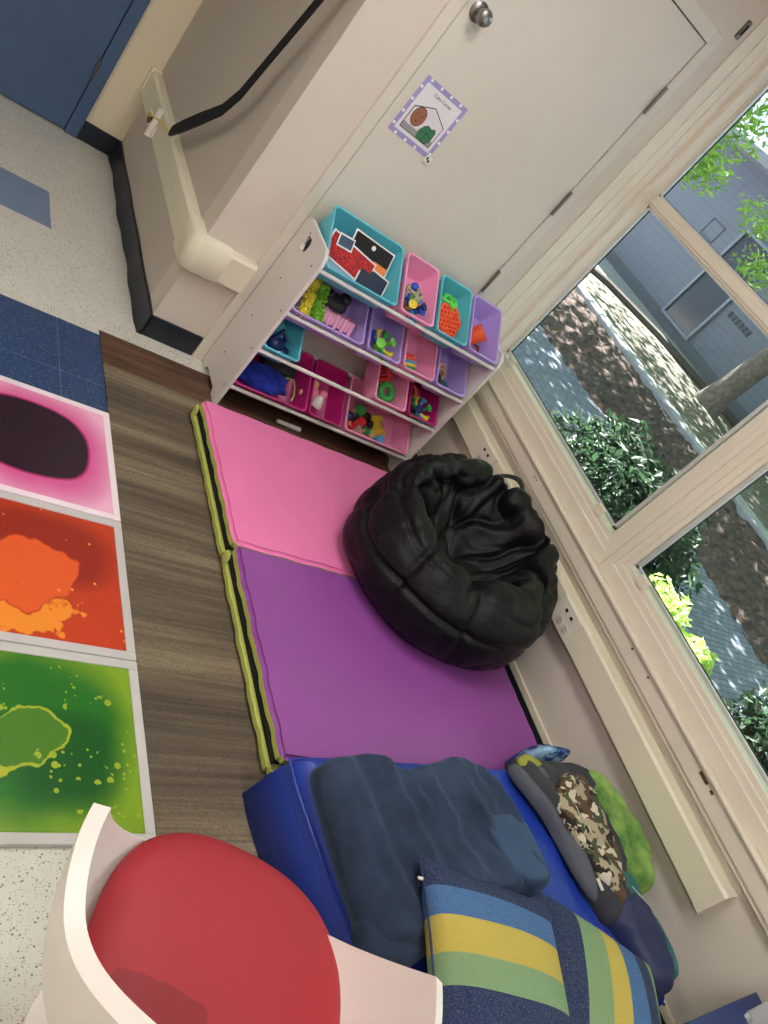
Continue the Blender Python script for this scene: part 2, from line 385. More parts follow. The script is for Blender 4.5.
# window wall
XW = .70; YE = -5.3
muls = [(-1.17, -1.36), (-2.475, -2.665), (-3.78, -3.97)]
panes = [(-.055, -1.17), (-1.36, -2.475), (-2.665, -3.78), (-3.97, -5.085)]
bm = newbm(); box(bm, XW, .85, FY0, 0, 0, .607); box(bm, XW, .85, FY0, 0, 2.42, CZ); box(bm, XW, .85, FY0, -5.13, .607, 2.42); box(bm, .7225, .85, 0, 1.5, 2.42, CZ)  # last box continues past the corner, added to stop sunlight leaking indoors
struct('wall_right', bm, M_wallr, 'beige wall under the windows')
struct('baseboard_right', B(.688, .70, FY0, 0, 0, .055, .002), M_base, 'black vinyl baseboard under the windows')
struct('trim_1', B(.686, .70, FY0, -.0, .0555, .085, .004), M_cream, 'cream cable trim running above the baseboard')
struct('baseboard_back', B(-.80, -.562, -.016, -.0045, 0, .1, .003), M_base, 'black vinyl baseboard on the back wall corner')
def wavy_base():
    bm = newbm(); n = 40
    for k in range(n):
        y0 = 0-.016+(YF+.016)*k/n; y1 = -.016+(YF+.016)*(k+1)/n
    prev = None
    for k in range(n+1):
        y = -.016+(YF+.012)*k/n; w = .004*sin(y*9)+.003*sin(y*23); z = .1+.002*sin(y*14)
        ring = [bm.verts.new(q) for q in ((-.79, y, 0), (-.812-w, y, 0), (-.803-w*.5, y, .02), (-.802, y, z-.003), (-.79, y, z))]
        if prev:
            for a in range(5): bm.faces.new((prev[a], prev[(a+1) % 5], ring[(a+1) % 5], ring[a]))
        else: bm.faces.new(ring)
        prev = ring
    bm.faces.new(prev[::-1]); return bm
struct('baseboard_alcove', wavy_base(), M_base, 'black vinyl baseboard along the alcove wall', smooth=True)
struct('baseboard_far', B(-.984, -.80, YF-.012, YF, 0, .1, .003), M_base, 'black vinyl baseboard beside the blue door')
# vertical jamb trim in the corner
bm = newbm(); box(bm, .50, .70, -.010, -.0005, .09, 2.6, .0015); box(bm, .56, .70, -.016, -.009, .61, 2.6, .001); box(bm, .60, .70, -.021, -.015, .61, 2.6, .001); box(bm, .645, .70, -.045, -.020, .61, 2.6, .002)
struct('trim_2', bm, M_cream, 'stepped cream corner trim between back wall and window')
# sill assembly
bm = newbm(); box(bm, .664, .70, FY0+.01, -.05, .525, .592, .003); box(bm, .650, .70, FY0+.01, -.05, .592, .607, .005); box(bm, .672, .70, FY0+.01, -.05, .507, .525, .002)
struct('trim_3', bm, M_cream, 'cream sill apron below the windows')
bm = newbm()
for y in (-.75, -.77): tube(bm, [(.6655, y, .565), (.6605, y, .565)], .003)
for y in (-1.63, -1.75): tube(bm, [(.6655, y, .575), (.6605, y, .575)], .004)
box(bm, .6610, .6655, -2.15, -2.105, .57, .582, .002); box(bm, .6610, .6655, -2.185, -2.17, .57, .58, .002)
o = obj('sill_screw_holes', bm, plain('rust_hole', (86, 58, 44), .8)); tag(o, 'small screw holes and chipped slots in the sill apron', 'hole', kind='structure'); o.name = 'trim_4'
bm = newbm()
for a_, b_ in muls: box(bm, .688, .75, (a_+b_)/2-.006, (a_+b_)/2+.006, .60, 2.42)
struct('trim_8', bm, M_cream, 'cream mullion joint strips between the windows')
def window(n, y1, y0, lab):
    """y1 far edge (towards back wall), y0 near edge"""
    w = thing('window_%d' % n, lab, 'window', (XW, (y0+y1)/2, .607), kind='structure')
    # outer frame with stepped profile
    bm = newbm(); e1 = y1+.0945 if n > 1 else -.005; e0 = y0-.0945
    if n == 1: e1 = y1+.015
    for (dx, ins) in ((.0, .0), (.008, .028), (.016, .05)):
        # bottom rail steps climbing towards glass
        box(bm, .682+dx, .76, e0+.001, e1-.001, .607, .665+ins, .003)
    for (dx, ins) in ((.0, .0), (.008, .028), (.016, .05)):
        box(bm, .6828+dx, .759, e0+.0018, min(y0-.062+ins, y0-.006), .64, 2.419, .003)
        if n > 1: box(bm, .6828+dx, .759, max(y1+.062-ins, y1+.006), e1-.0018, .64, 2.419, .003)
        box(bm, .682+dx, .76, e0+.001, e1-.001, 2.38-ins, 2.42, .003)
    if n == 1: box(bm, .692, .722, y1+.004, e1, .66, 2.42, .002)
    obj('frame', bm, M_cream, w)
    bm = newbm(); box(bm, .690, .75, y0, y1, 1.592, 1.645, .003); box(bm, .684, .75, y0, y1, 1.603, 1.628, .003)
    obj('transom', bm, M_cream, w)
    for (a, b_) in ((.735, 1.592), (1.645, 2.33)):
        bm = newbm(); gk = newbm(); t = .007
        for (u0, u1, v0, v1) in ((y0, y1, a, a+t), (y0, y1, b_-t, b_), (y0, y0+t, a, b_), (y1-t, y1, a, b_)):
            box(bm, .6975, .712, u0-.004, u1+.004, v0-.004, v1+.002, .001)
            box(gk, .708, .716, u0-.003, u1+.003, v0-.003, v1+.004) 
        obj('glazing_bead', bm, M_alu, w); 
        q = .011; bm = newbm()
        for (u0, u1, v0, v1) in ((y0, y1, a, a+q), (y0, y1, b_-q, b_), (y0, y0+q, a, b_), (y1-q, y1, a, b_)):
            box(bm, .709, .718, u0, u1, v0, v1)
        gk.free(); obj('gasket', bm, M_gask, w)
        obj('pane', B(.714, .717, y0, y1, a, b_), M_glass, w)
    for yy in (y1-.045, y0+.13):
        bm = newbm(); box(bm, .686, .702, yy-.05, yy, .722, .742, .003); box(bm, .684, .700, yy-.045, yy-.005, .705, .722, .003)
        obj('latch', bm, M_cream, w)
    return w
window(1, panes[0][0], panes[0][1], 'large cream framed window nearest the back wall')
window(2, panes[1][0], panes[1][1], 'second cream framed window along the wall')
window(3, panes[2][0], panes[2][1], 'third window along the wall')
window(4, panes[3][0], panes[3][1], 'fourth window along the wall')

# ------------------------------------------------------------ raceways
def raceway_box(bm, y0, y1):
    prof = [(.70, .345), (.652, .345), (.646, .35), (.646, .452), (.653, .462), (.70, .468)]
    A = [bm.verts.new((a, y0, b)) for a, b in prof]; C = [bm.verts.new((a, y1, b)) for a, b in prof]
    bm.faces.new(A); bm.faces.new(C[::-1])
    for i in range(6): bm.faces.new((A[i], C[i], C[(i+1) % 6], A[(i+1) % 6]))
r = thing('cable_raceway', 'long cream cable raceway on the wall below the windows', 'raceway', (.67, -1.2, .345), kind='structure'); r.name = 'trim_5'
bm = newbm(); raceway_box(bm, -2.455, -.03); obj('cover', bm, M_race, r)
bm = newbm()
prof = [(.70, .343), (.650, .343), (.643, .349), (.643, .455), (.651, .465), (.70, .471)]
A = [bm.verts.new((a, -2.462, b)) for a, b in prof]; C = [bm.verts.new((a, -2.435, b)) for a, b in prof]
bm.faces.new(A); bm.faces.new(C[::-1])
for i in range(6): bm.faces.new((A[i], C[i], C[(i+1) % 6], A[(i+1) % 6]))
obj('end_cap', bm, M_cream, r)
def outlet(yc, lab):
    t = thing('wall_outlet', lab, 'outlet', (.643, yc, .35), group=None)
    obj('plate', B(.638, .646, yc-.075, yc+.075, .349, .455, .003), plain('outlet_plate', (228, 222, 206), .4), t)
    for k in (-.022, .022):
        bm = newbm(); tube(bm, [(.639, yc+k-.015, .378), (.6355, yc+k-.015, .378)], .017, 20)
        q = obj('receptacle', bm, plain('receptacle', (206, 200, 186), .45), t)
        bm = newbm()
        for dz in (-.006, .006): box(bm, .6348, .6356, yc+k-.019, yc+k-.012, .378+dz-.0012, .378+dz+.0012)
        obj('slots', bm, M_dark, q)
    for k in (-.02, .02):
        q = obj('port', B(.6362, .6395, yc+k-.012, yc+k+.010, .418, .436, .001), plain('outlet_plate', (228, 222, 206)), t)
        obj('opening', B(.6352, .6364, yc+k-.008, yc+k+.006, .421, .433), M_dark, q)
    return t
outlet(-1.38, 'cream outlet plate with data ports on the raceway right of the bean bag')
outlet(-.48, 'cream outlet plate on the raceway between toy shelf and bean bag')
# alcove raceway wraps the outer corner with a rounded elbow
r = thing('cable_raceway', 'cream cable raceway wrapping the wall corner left of the toy shelf', 'raceway', (-.79, 0, .36), kind='structure'); r.name = 'trim_6'
def wrap(bm, path, z0, z1, th):
    """path: list of (wall point, outward normal)"""
    rings = []
    for (px, py), (nx, ny), t in path:
        e = .008
        rings.append([bm.verts.new(q) for q in ((px, py, z0), (px+nx*(t-e), py+ny*(t-e), z0), (px+nx*t, py+ny*t, z0+e), (px+nx*t, py+ny*t, z1-e*1.6), (px+nx*(t-e*1.5), py+ny*(t-e*1.5), z1), (px, py, z1))])
    bm.faces.new(rings[0]); bm.faces.new(rings[-1][::-1])
    for a, b in zip(rings, rings[1:]):
        for k in range(6): bm.faces.new((a[k], a[(k+1) % 6], b[(k+1) % 6], b[k]))
bm = newbm(); wrap(bm, [((-.79, YF-.002), (-1, 0), .045), ((-.79, .07), (-1, 0), .045)], .365, .50, .045); obj('side_cover', bm, M_race, r)
bm = newbm(); path = [((-.79, .09), (-1, 0), .052)]
for k in range(13):
    a = pi+k/12*pi/2; path.append(((-.79+.002, .0), (cos(a), sin(a)), .052 if k else .052))
path = [((-.79, .10), (-1, 0), .05), ((-.79, .02), (-1, 0), .052)] + [((-.785, -.003), (cos(pi+k/12*pi/2), sin(pi+k/12*pi/2)), .056) for k in range(1, 12)] + [((-.77, -.005), (0, -1), .052), ((-.68, -.005), (0, -1), .05)]
wrap(bm, path, .358, .507, .05); obj('elbow', bm, M_race, r, True, ang=50)
bm = newbm(); wrap(bm, [((-.69, -.004), (0, -1), .044), ((-.565, -.004), (0, -1), .044)], .365, .50, .045); obj('front_cover', bm, M_race, r)
bm = newbm(); wrap(bm, [((-.79, YF-.001), (-1, 0), .05), ((-.79, YF-.03), (-1, 0), .05)], .36, .505, .05); obj('end_cap', bm, M_race, r)
# clip plate with cable tie and black strap
t = thing('strap_bracket', 'white slotted bracket clipped on the alcove raceway with yellow tie', 'bracket', (-.84, .98, .36))
bm = newbm(); box(bm, -.842, -.8355, .96, 1.16, .375, .425, .002); box(bm, -.862, -.836, .99, 1.0, .36, .50, .002); obj('plate', bm, M_white, t)
obj('catch', tube(newbm(), [(-.843, 1.09, .39), (-.856, 1.07, .41), (-.852, 1.03, .43)], .009, 8), M_hinge, t, True)
bm = newbm(); tube(bm, [(-.848, 1.11+.02*sin(k*.9), .405+.018*cos(k*.9)) for k in range(8)], .004, 8); tube(bm, [(-.85, 1.1, .42), (-.862, 1.0, .45), (-.86, .88, .488), (-.85, .74, .511)], .004, 8)
obj('cable_tie', bm, M_toyye, t, True)
bm = newbm(); 
pts = [(-.85, .74, .510), (-.865, .687, .542), (-.865, .61, .605), (-.865, .482, .709), (-.865, .335, .827), (-.865, .264, .928), (-.865, .217, 1.074), (-.865, .119, 1.374), (-.865, .03, 1.66)]
prev = None
for i, (px, py, pz) in enumerate(pts):
    w = [.010, .020, .026, .026, .021, .019, .017, .017, .017][i]
    dirv = Vector(pts[min(i+1, 8)])-Vector(pts[max(i-1, 0)]); dirv.normalize(); s = dirv.cross(Vector((1, 0, 0))).normalized()
    ring = [bm.verts.new(Vector((px, py, pz))+s*a*w+Vector((b, 0, 0))) for a, b in ((-1, -.006), (1, -.006), (1, .006), (-1, .006))]
    if prev:
        for a in range(4): bm.faces.new((prev[a], prev[(a+1) % 4], ring[(a+1) % 4], ring[a]))
    else: bm.faces.new(ring)
    prev = ring
bm.faces.new(prev)
t = thing('black_strap', 'black fabric strap rising diagonally from the alcove raceway', 'strap', (-.85, .955, .488))
obj('webbing', bm, M_black, t, True)
obj('wall_hook', tube(newbm(), [(-.79, .03, 1.69), (-.83, .03, 1.69), (-.86, .03, 1.685), (-.868, .03, 1.66), (-.86, .03, 1.64)], .006, 8), M_hinge, t, True)

# ------------------------------------------------------------ poster on door
P = thing('picture_card', 'laminated purple-bordered Calm Corner card taped to the cream door', 'poster', (-.361, -.0125, 1.195), (0, RD(1.2), 0))
def flat(name, poly, y, m, par=P):
    bm = newbm(); prism(bm, [(a, b) for a, b in poly], y, y-.0006); return obj(name, bm, m, par, local=True)
W, H = .105, .222
flat('border', [(-W, 0), (W, 0), (W, H), (-W, H)], 0, plain('lilac_card', (158, 146, 200), .35))
flat('page', [(-W+.016, .018), (W-.016, .018), (W-.016, H-.018), (-W+.016, H-.018)], -.0007, plain('white_card', (226, 222, 228), .35))
for (a, b) in [(-W+.006, .03), (-W+.006, .08), (-W+.006, .13), (-W+.006, .18), (W-.006, .02), (W-.006, .07), (W-.006, .12), (W-.006, .17), (-.07, .006), (-.02, .006), (.03, .006), (-.08, H-.006), (-.03, H-.006), (.02, H-.006), (.07, H-.006)]:
    obj('dot', prism(newbm(), [(a+.006*cos(k*pi/6), b+.006*sin(k*pi/6)) for k in range(12)], -.0008, -.0014), plain('white_dot', (238, 236, 240), .35), P, local=True)
Mk = plain('print_black', (28, 26, 26), .5)
ho = [(-.076, .032), (.076, .032), (.076, .118), (.0, .155), (-.076, .118)]
flat('house_outline', ho, -.0014, Mk)
hi_ = [(-.073, .035), (.073, .035), (.073, .1155), (.0, .1515), (-.073, .1155)]
flat('house_room', hi_, -.0021, plain('print_lilac_white', (224, 216, 222), .5))
flat('house_floor', [(-.073, .035), (.073, .035), (.073, .056), (-.073, .056)], -.0028, plain('print_grey', (150, 148, 148), .5))
def ell(cx, cy, rx, ry, n=24): return [(cx+rx*cos(2*pi*k/n), cy+ry*sin(2*pi*k/n)) for k in range(n)]
flat('face_outline', ell(-.036, .096, .029, .036), -.0034, Mk)
flat('face', ell(-.036, .096, .027, .034), -.0041, plain('print_brown', (150, 96, 66), .5))
bm = newbm()
prism(bm, [(-.053, .103), (-.042, .099), (-.042, .101), (-.053, .105)], -.0048, -.0052); prism(bm, [(-.031, .099), (-.020, .103), (-.020, .105), (-.031, .101)], -.0048, -.0052)
prism(bm, [(-.044, .080), (-.036, .077), (-.028, .080), (-.036, .0805)], -.0048, -.0052); obj('face_marks', bm, Mk, P, local=True)
flat('cushion_outline', [(.002, .037), (.05, .035), (.063, .05), (.061, .088), (.05, .098), (.038, .09), (.02, .094), (.006, .084), (-.004, .062)], -.0034, Mk)
flat('cushion_picture', [(.004, .039), (.049, .037), (.061, .051), (.059, .087), (.05, .0955), (.038, .0875), (.02, .0915), (.008, .083), (-.002, .062)], -.0041, plain('print_green', (52, 118, 78), .5))
bm = newbm()
for a, b in (((.004, .062), (.03, .068)), ((.03, .068), (.058, .06)), ((.03, .068), (.037, .087)), ((.03, .068), (.028, .04))):
    dx, dy = b[0]-a[0], b[1]-a[1]; l = math.hypot(dx, dy); nx, ny = -dy/l*.0009, dx/l*.0009
    prism(bm, [(a[0]-nx, a[1]-ny), (b[0]-nx, b[1]-ny), (b[0]+nx, b[1]+ny), (a[0]+nx, a[1]+ny)], -.0048, -.0052)
obj('cushion_lines', bm, Mk, P, local=True)
cu = bpy.data.curves.new('caption', 'FONT'); cu.body = 'Calm Corner'; cu.size = .0165; cu.align_x = 'CENTER'; cu.extrude = .0002; cu.materials.append(Mk)
tmp = bpy.data.objects.new('caption_curve', cu); COL.objects.link(tmp); bpy.context.view_layer.update()
cme = bpy.data.meshes.new_from_object(tmp.evaluated_get(bpy.context.evaluated_depsgraph_get())); bpy.data.objects.remove(tmp)
ct = bpy.data.objects.new('caption', cme); COL.objects.link(ct); ct.parent = P; ct.location = (.005, -.0018, .180); ct.rotation_euler = (pi/2, 0, 0)
tg = thing('picture_tag', 'tiny white picture tag clipped under the Calm Corner card', 'tag', (-.258, -.013, 1.178), (0, RD(5), 0))
obj('tag_card', prism(newbm(), [(-.016, 0), (.014, 0), (.014, .03), (-.016, .03)], -.0055, -.0065), plain('tag_white', (226, 226, 222), .4), tg, local=True)
bm = newbm(); prism(bm, ell(-.006, .019, .005, .006, 12), -.0066, -.0071); prism(bm, ell(.004, .012, .006, .006, 12), -.0066, -.0071)
obj('tag_print', bm, plain('print_darkgreen', (60, 74, 56), .5), tg, local=True)

# ------------------------------------------------------------ rug, floor panels
rg = thing('striped_rug', 'brown and grey striped flat rug between gel tiles and folded mat', 'rug', (-.16, -1.5, 0))
obj('woven_field', B(-.977, .66, -2.85, -.315, .0005, .008, .002), M_rug, rg)
obj('dark_end', B(-.977, .66, -.315, -.115, .0005, .0075, .002), M_rugend, rg)
def gel_tile(y0, kind, lab, fc):
    x1, x0 = -.980, -1.480; t = thing('gel_floor_tile', lab, 'floor tile', ((x0+x1)/2, y0-.25, 0), (0, 0, 0), group=None)
    bm = newbm()
    w = {'pink': .022, 'orange': .026, 'green': .026}[kind]
    X0, X1, Y0, Y1 = -.2485, .2485, -.2485, .2485
    box(bm, X0, X1, Y0, Y0+w, 0.0005, .016, .002); box(bm, X0, X1, Y1-w, Y1, .0005, .016, .002)
    box(bm, X0, X0+w, Y0+w, Y1-w, .0005, .016, .002); box(bm, X1-w, X1, Y0+w, Y1-w, .0005, .016, .002)
    obj('frame', bm, plain('tile_frame_'+kind, fc, .5, .05, 8), t, local=True)
    bm = newbm(); box(bm, X0+w-.001, X1-w+.001, Y0+w-.001, Y1-w+.001, .001, .0145, .004)
    obj('gel_pad', bm, mat_liquid(kind), t, local=True); return t
gel_tile(-.601, 'pink', 'pink gel floor tile with a large black liquid blob', (240, 222, 230))
gel_tile(-1.101, 'orange', 'orange gel floor tile between the pink and green ones', (196, 190, 190))
gel_tile(-1.601, 'green', 'green gel floor tile nearest the red and white chair', (196, 192, 190))

# ------------------------------------------------------------ folded mat
mt = thing('folding_mat', 'folded vinyl gym mat with pink and purple panels and lime sides', 'mat', (-.02, -1.17, .008))
def softbox(x0, x1, y0, y1, z0, z1, r=.012, puff=.004, n=26, seed=0):
    bm = newbm(); bmesh.ops.create_cube(bm, size=1)
    for v in bm.verts: v.co = Vector(((x0+x1)/2+v.co.x*(x1-x0), (y0+y1)/2+v.co.y*(y1-y0), (z0+z1)/2+v.co.z*(z1-z0)))
    bmesh.ops.bevel(bm, geom=list(bm.edges), offset=r, segments=3, affect='EDGES')
    bmesh.ops.subdivide_edges(bm, edges=[e for e in bm.edges if e.calc_length() > .1], cuts=n, use_grid_fill=True)
    cx, cy, cz = (x0+x1)/2, (y0+y1)/2, (z0+z1)/2
    for v in bm.verts:
        u = 1-abs((v.co.x-cx)/((x1-x0)/2))**4; w = 1-abs((v.co.y-cy)/((y1-y0)/2))**4
        v.co.z += math.copysign(puff, v.co.z-cz)*max(0, u)*max(0, w)
        s = .0025*sin(v.co.y*31+seed)*sin(v.co.x*9+seed)+.002*sin(v.co.y*70+seed*2)
        if abs(v.co.x-cx) > (x1-x0)/2-.02: v.co.x += s
        if abs(v.co.y-cy) > (y1-y0)/2-.02: v.co.y += .002*sin(v.co.x*40+seed)
    return bm
xl, xr = -.638, .582; ya, ys_, yb = -.43, -1.148, -1.905
for i, (a, b_, m, nm) in enumerate(((ys_+.003, ya, M_pink, 'pink_panel'), (yb, ys_-.003, M_purple, 'purple_panel'))):
    o = obj(nm, softbox(xl+.004, xr, a, b_, .060, .104, seed=i), [M_lime, m], mt, True)
    for p_ in o.data.polygons:
        if p_.center.z > .078: p_.material_index = 1
    o = obj('lower_panel', softbox(xl-.004, xr, a-.002, b_+.002, .009, .050, seed=i+3), M_lime, mt, True)
    obj('hook_and_loop_strip', B(xl+.003, xr-.02, a+.012, b_-.012, .046, .064, .003), M_black, mt)
for yy in (ya, ys_):
    obj('corner_fold', ball(newbm(), (xl-.002, yy-.02, .05), .018, (.4, 1.2, 1.4), 10, 8), M_lime, mt, True)

# ------------------------------------------------------------ bean bag
def beanbag():
    from mathutils import noise as mn
    t = thing('bean_bag_chair', 'black leatherette bean bag chair slumped on the folded mat', 'bean bag', (.235, -1.10, .106))
    NA, NR = 240, 170
    prof = [(0, 0), (.18, 0), (.31, .0), (.375, .018), (.415, .07), (.425, .14), (.42, .21), (.405, .275), (.375, .335), (.335, .378), (.295, .385), (.255, .345), (.225, .285), (.19, .225), (.14, .175), (.07, .145), (0, .135)]
    P_ = np.array(prof); d = np.r_[0, np.cumsum(np.hypot(*np.diff(P_, axis=0).T))]; d /= d[-1]
    s = np.linspace(0, 1, NR)
    def sm(v):
        k = np.interp(s, d, v)
        for _ in range(6): k[1:-1] = (k[:-2]+2*k[1:-1]+k[2:])/4
        return k
    Rr, Zz = sm(P_[:, 0]), sm(P_[:, 1])
    th = np.linspace(0, 2*pi, NA, endpoint=False)
    A, S = np.meshgrid(th, s); R_ = np.repeat(Rr[:, None], NA, 1); Z = np.repeat(Zz[:, None], NA, 1)
    hi = .5+.5*np.cos(A-RD(40)); top = np.clip(Z/.38, 0, 1)
    Z = Z*(1+.20*hi*top**1.3-.16*(1-hi)*top)
    irr = 1+.035*np.sin(2*A+.8)+.03*np.sin(3*A+2.4)
    X = R_*irr*np.cos(A); Y = R_*irr*np.sin(A)
    # opening drifts towards the front left, its mouth is irregular
    ins = np.clip((S-.62)/.38, 0, 1)
    X += -.035*ins; Y += -.02*ins
    mouth = .16*np.sin(2*A+2.0)+.10*np.sin(5*A+.5); X *= (1+mouth*ins*(1-ins)*2.2); Y *= (1+mouth*ins*(1-ins)*2.2)
    low = np.clip(1-Z/.3, 0, 1)*np.clip(R_/.4, 0, 1)**3
    fl = np.exp(-((A-RD(170))/.30)**2); X -= .035*fl*low; Y += .02*fl*low
    fs = np.exp(-((np.mod(A+pi, 2*pi)-pi+RD(68))/.75)**2); Y -= .055*fs*np.clip(R_/.4, 0, 1)**2*(1-ins); X += .015*fs*np.clip(R_/.4, 0, 1)**2*(1-ins)
    wst = np.exp(-((A-RD(150))/.35)**2)*np.exp(-((Z-.2)/.05)**2)*(S < .6); X += .03*wst; Y -= .015*wst
    dR = np.gradient(Rr); dZ = np.gradient(Zz); L = np.hypot(dR, dZ)+1e-9; nr, nz = (dZ/L)[:, None], (-dR/L)[:, None]
    # gore segments: wandering seams
    ph = A*7/(2*pi)+.12*np.sin(3*A+1)+.06*np.sin(S*9+A*2)
    fr = np.abs((ph % 1)-.5)*2           # 1 at seam, 0 mid segment
    seam = np.exp(-((1-fr)/.10)**2)
    puff = .016*(1-fr**2.2)
    zone = np.clip((S-.30)/.15, 0, 1)*np.clip((.92-S)/.2, 0, 1)
    disp = (puff-.012)*zone-.014*seam*zone
    # horizontal seam round the ring (upper and lower rows of panels)
    for s0, k0, am in ((.475, .9, .020), (.60, 2.3, .014)):
        wv = s0+.018*np.sin(3*A+k0)+.012*np.sin(5*A+k0*2)
        disp -= am*np.exp(-((S-wv)/.011)**2)*(.65+.35*np.sin(2*A+k0))
    # irregular folds
    N1 = np.empty_like(S); N2 = np.empty_like(S); N3 = np.empty_like(S)
    for i in range(NR):
        for j in range(NA):
            a_ = A[i, j]; r_ = R_[i, j]; q = Vector((X[i, j], Y[i, j], Z[i, j]))
            N1[i, j] = mn.noise(q*5.0+Vector((3, 1, 7))); N2[i, j] = mn.noise(Vector((cos(a_)*1.5+q.x*2.5, sin(a_)*1.5+q.y*2.5, r_*5+q.z*3))+Vector((9, 2, 4)))
            N3[i, j] = mn.noise(Vector((cos(a_)*1.2+q.x*6, sin(a_)*1.2+q.y*6, q.z*6))+Vector((1, 8, 2)))
    foot = np.clip(Z/.04, 0, 1)
    rid1 = 1-np.clip(np.abs(N2)*3.2, 0, 1); rid2 = 1-np.clip(np.abs(N3)*3.5, 0, 1); rid0 = 1-np.clip(np.abs(N1)*4, 0, 1)
    inner_amp = np.clip((S-.56)/.14, 0, 1)*np.clip(R_/.05, 0, 1)
    disp += foot*(.014*N1-.004*rid0)*np.clip((S-.2)*4, 0, 1)
    disp += inner_amp*(-.050*rid1**1.8-.012*rid2**1.8+.016)*np.clip((.96-S)/.22, 0, 1)
    disp += -.008*rid1**2*np.clip((S-.28)/.1, 0, 1)*(1-inner_amp)
    X += nr*np.cos(A)*disp; Y += nr*np.sin(A)*disp; Z += nz*disp
    Z = np.maximum(Z, 0)
    X = np.minimum(X, .400)
    X += .235; Y += -1.10; Z += .108
    bm = newbm(); rings = []
    for i in range(1, NR-9): rings.append([bm.verts.new((X[i, j], Y[i, j], Z[i, j])) for j in range(NA)])
    a = bm.verts.new((X[0].mean(), Y[0].mean(), .108)); b = bm.verts.new((X[NR-10].mean(), Y[NR-10].mean(), Z[NR-10].mean()-.004))
    for r0, r1 in zip(rings, rings[1:]):
        for j in range(NA): bm.faces.new((r0[j], r0[(j+1) % NA], r1[(j+1) % NA], r1[j]))
    for j in range(NA):
        bm.faces.new((a, rings[0][(j+1) % NA], rings[0][j])); bm.faces.new((b, rings[-1][j], rings[-1][(j+1) % NA]))
    obj('body', bm, M_leather, t, True, ang=None)
    pts = [(.44+.008*k, -.80-.011*k, .53+.045*sin(k/10*pi)+.0*k) for k in range(11)]
    bm = newbm(); prev = None
    for i, q in enumerate(pts):
        ring = [bm.verts.new((q[0]+a_, q[1]+a_*.8, q[2]+b_)) for a_, b_ in ((-.019, -.002), (.019, -.002), (.019, .003), (-.019, .003))]
        if prev:
            for a_ in range(4): bm.faces.new((prev[a_], prev[(a_+1) % 4], ring[(a_+1) % 4], ring[a_]))
        else: bm.faces.new(ring)
        prev = ring
    bm.faces.new(prev)
    obj('carry_handle', bm, M_black, t, True)
beanbag()

# ------------------------------------------------------------ toy shelf and bins
sh = thing('toy_organizer_rack', 'white laminate toy organizer rack with tilted bins before the door', 'shelf', (0, -.16, .008))
SX0, SX1 = -.512, .492
def side(x0, x1):
    bm = newbm(); r = .03
    out = [(-.30, .008), (-.33, .03), (-.315, .06), (-.302, .10), (-.302, .75), (-.285, .785), (-.26, .80), (-.06, .80), (-.035, .785), (-.02, .76), (-.012, .06), (-.02, .008), (-.06, .008), (-.08, .035), (-.22, .035), (-.25, .008)]
    out = [(-.309, .0085), (-.309, .735), (-.296, .765), (-.272, .785), (-.06, .785), (-.034, .778), (-.022, .755), (-.022, .0085), (-.07, .0085), (-.09, .03), (-.22, .03), (-.24, .0085)]
    hole = [(-.160, .700), (-.150, .685), (-.115, .685), (-.105, .700), (-.105, .730), (-.115, .745), (-.150, .745), (-.160, .730)]
    # build with hole through bridging: front faces triangulated
    for xx, flip_ in ((x0, 1), (x1, 0)):
        vo = [bm.verts.new((xx, a, b)) for a, b in out]; vh = [bm.verts.new((xx, a, b)) for a, b in hole]
        eo = [bm.edges.new((vo[i], vo[(i+1) % len(vo)])) for i in range(len(vo))]; eh = [bm.edges.new((vh[i], vh[(i+1) % len(vh)])) for i in range(len(vh))]
        bmesh.ops.triangle_fill(bm, use_beauty=True, edges=eo+eh)
        if flip_: A = (vo, vh)
        else: Bb = (vo, vh)
    for u, v in zip(A, Bb):
        n = len(u)
        for i in range(n): bm.faces.new((u[i], u[(i+1) % n], v[(i+1) % n], v[i]))
    return bm
for a, b_ in ((SX0, SX0+.014), (SX1-.014, SX1)):
    o = obj('side_panel', side(a, b_), M_shelf, sh)
    xf = a-.0006 if a < 0 else b_+.0006
    for z in (.10, .30, .495, .70):
        for yy in (-.28, -.13):
            bm = newbm(); tube(bm, [(a-.0008 if a < 0 else b_+.0008, yy+(.0 if z < .6 else .02), z+(.0 if yy < -.2 else .05)), (a+.001, yy+(.0 if z < .6 else .02), z+(.0 if yy < -.2 else .05))], .004, 8)
            obj('screw_hole', bm, M_dark, o)
TIERS = [(.745, .12), (.535, .12), (.345, .12), (.145, .12)]
for z, _ in TIERS:
    obj('front_rail', tube(newbm(), [(SX0+.013, -.2985, z-.030), (SX1-.013, -.2985, z-.030)], .0085, 12), M_shelf, sh, True)
    obj('rear_rail', tube(newbm(), [(SX0+.013, (-.086 if z < .7 else -.066), z+(.131 if z < .7 else .018)), (SX1-.013, (-.086 if z < .7 else -.066), z+(.131 if z < .7 else .018))], .0085, 12), M_shelf, sh, True)
TILT = RD(34.5)
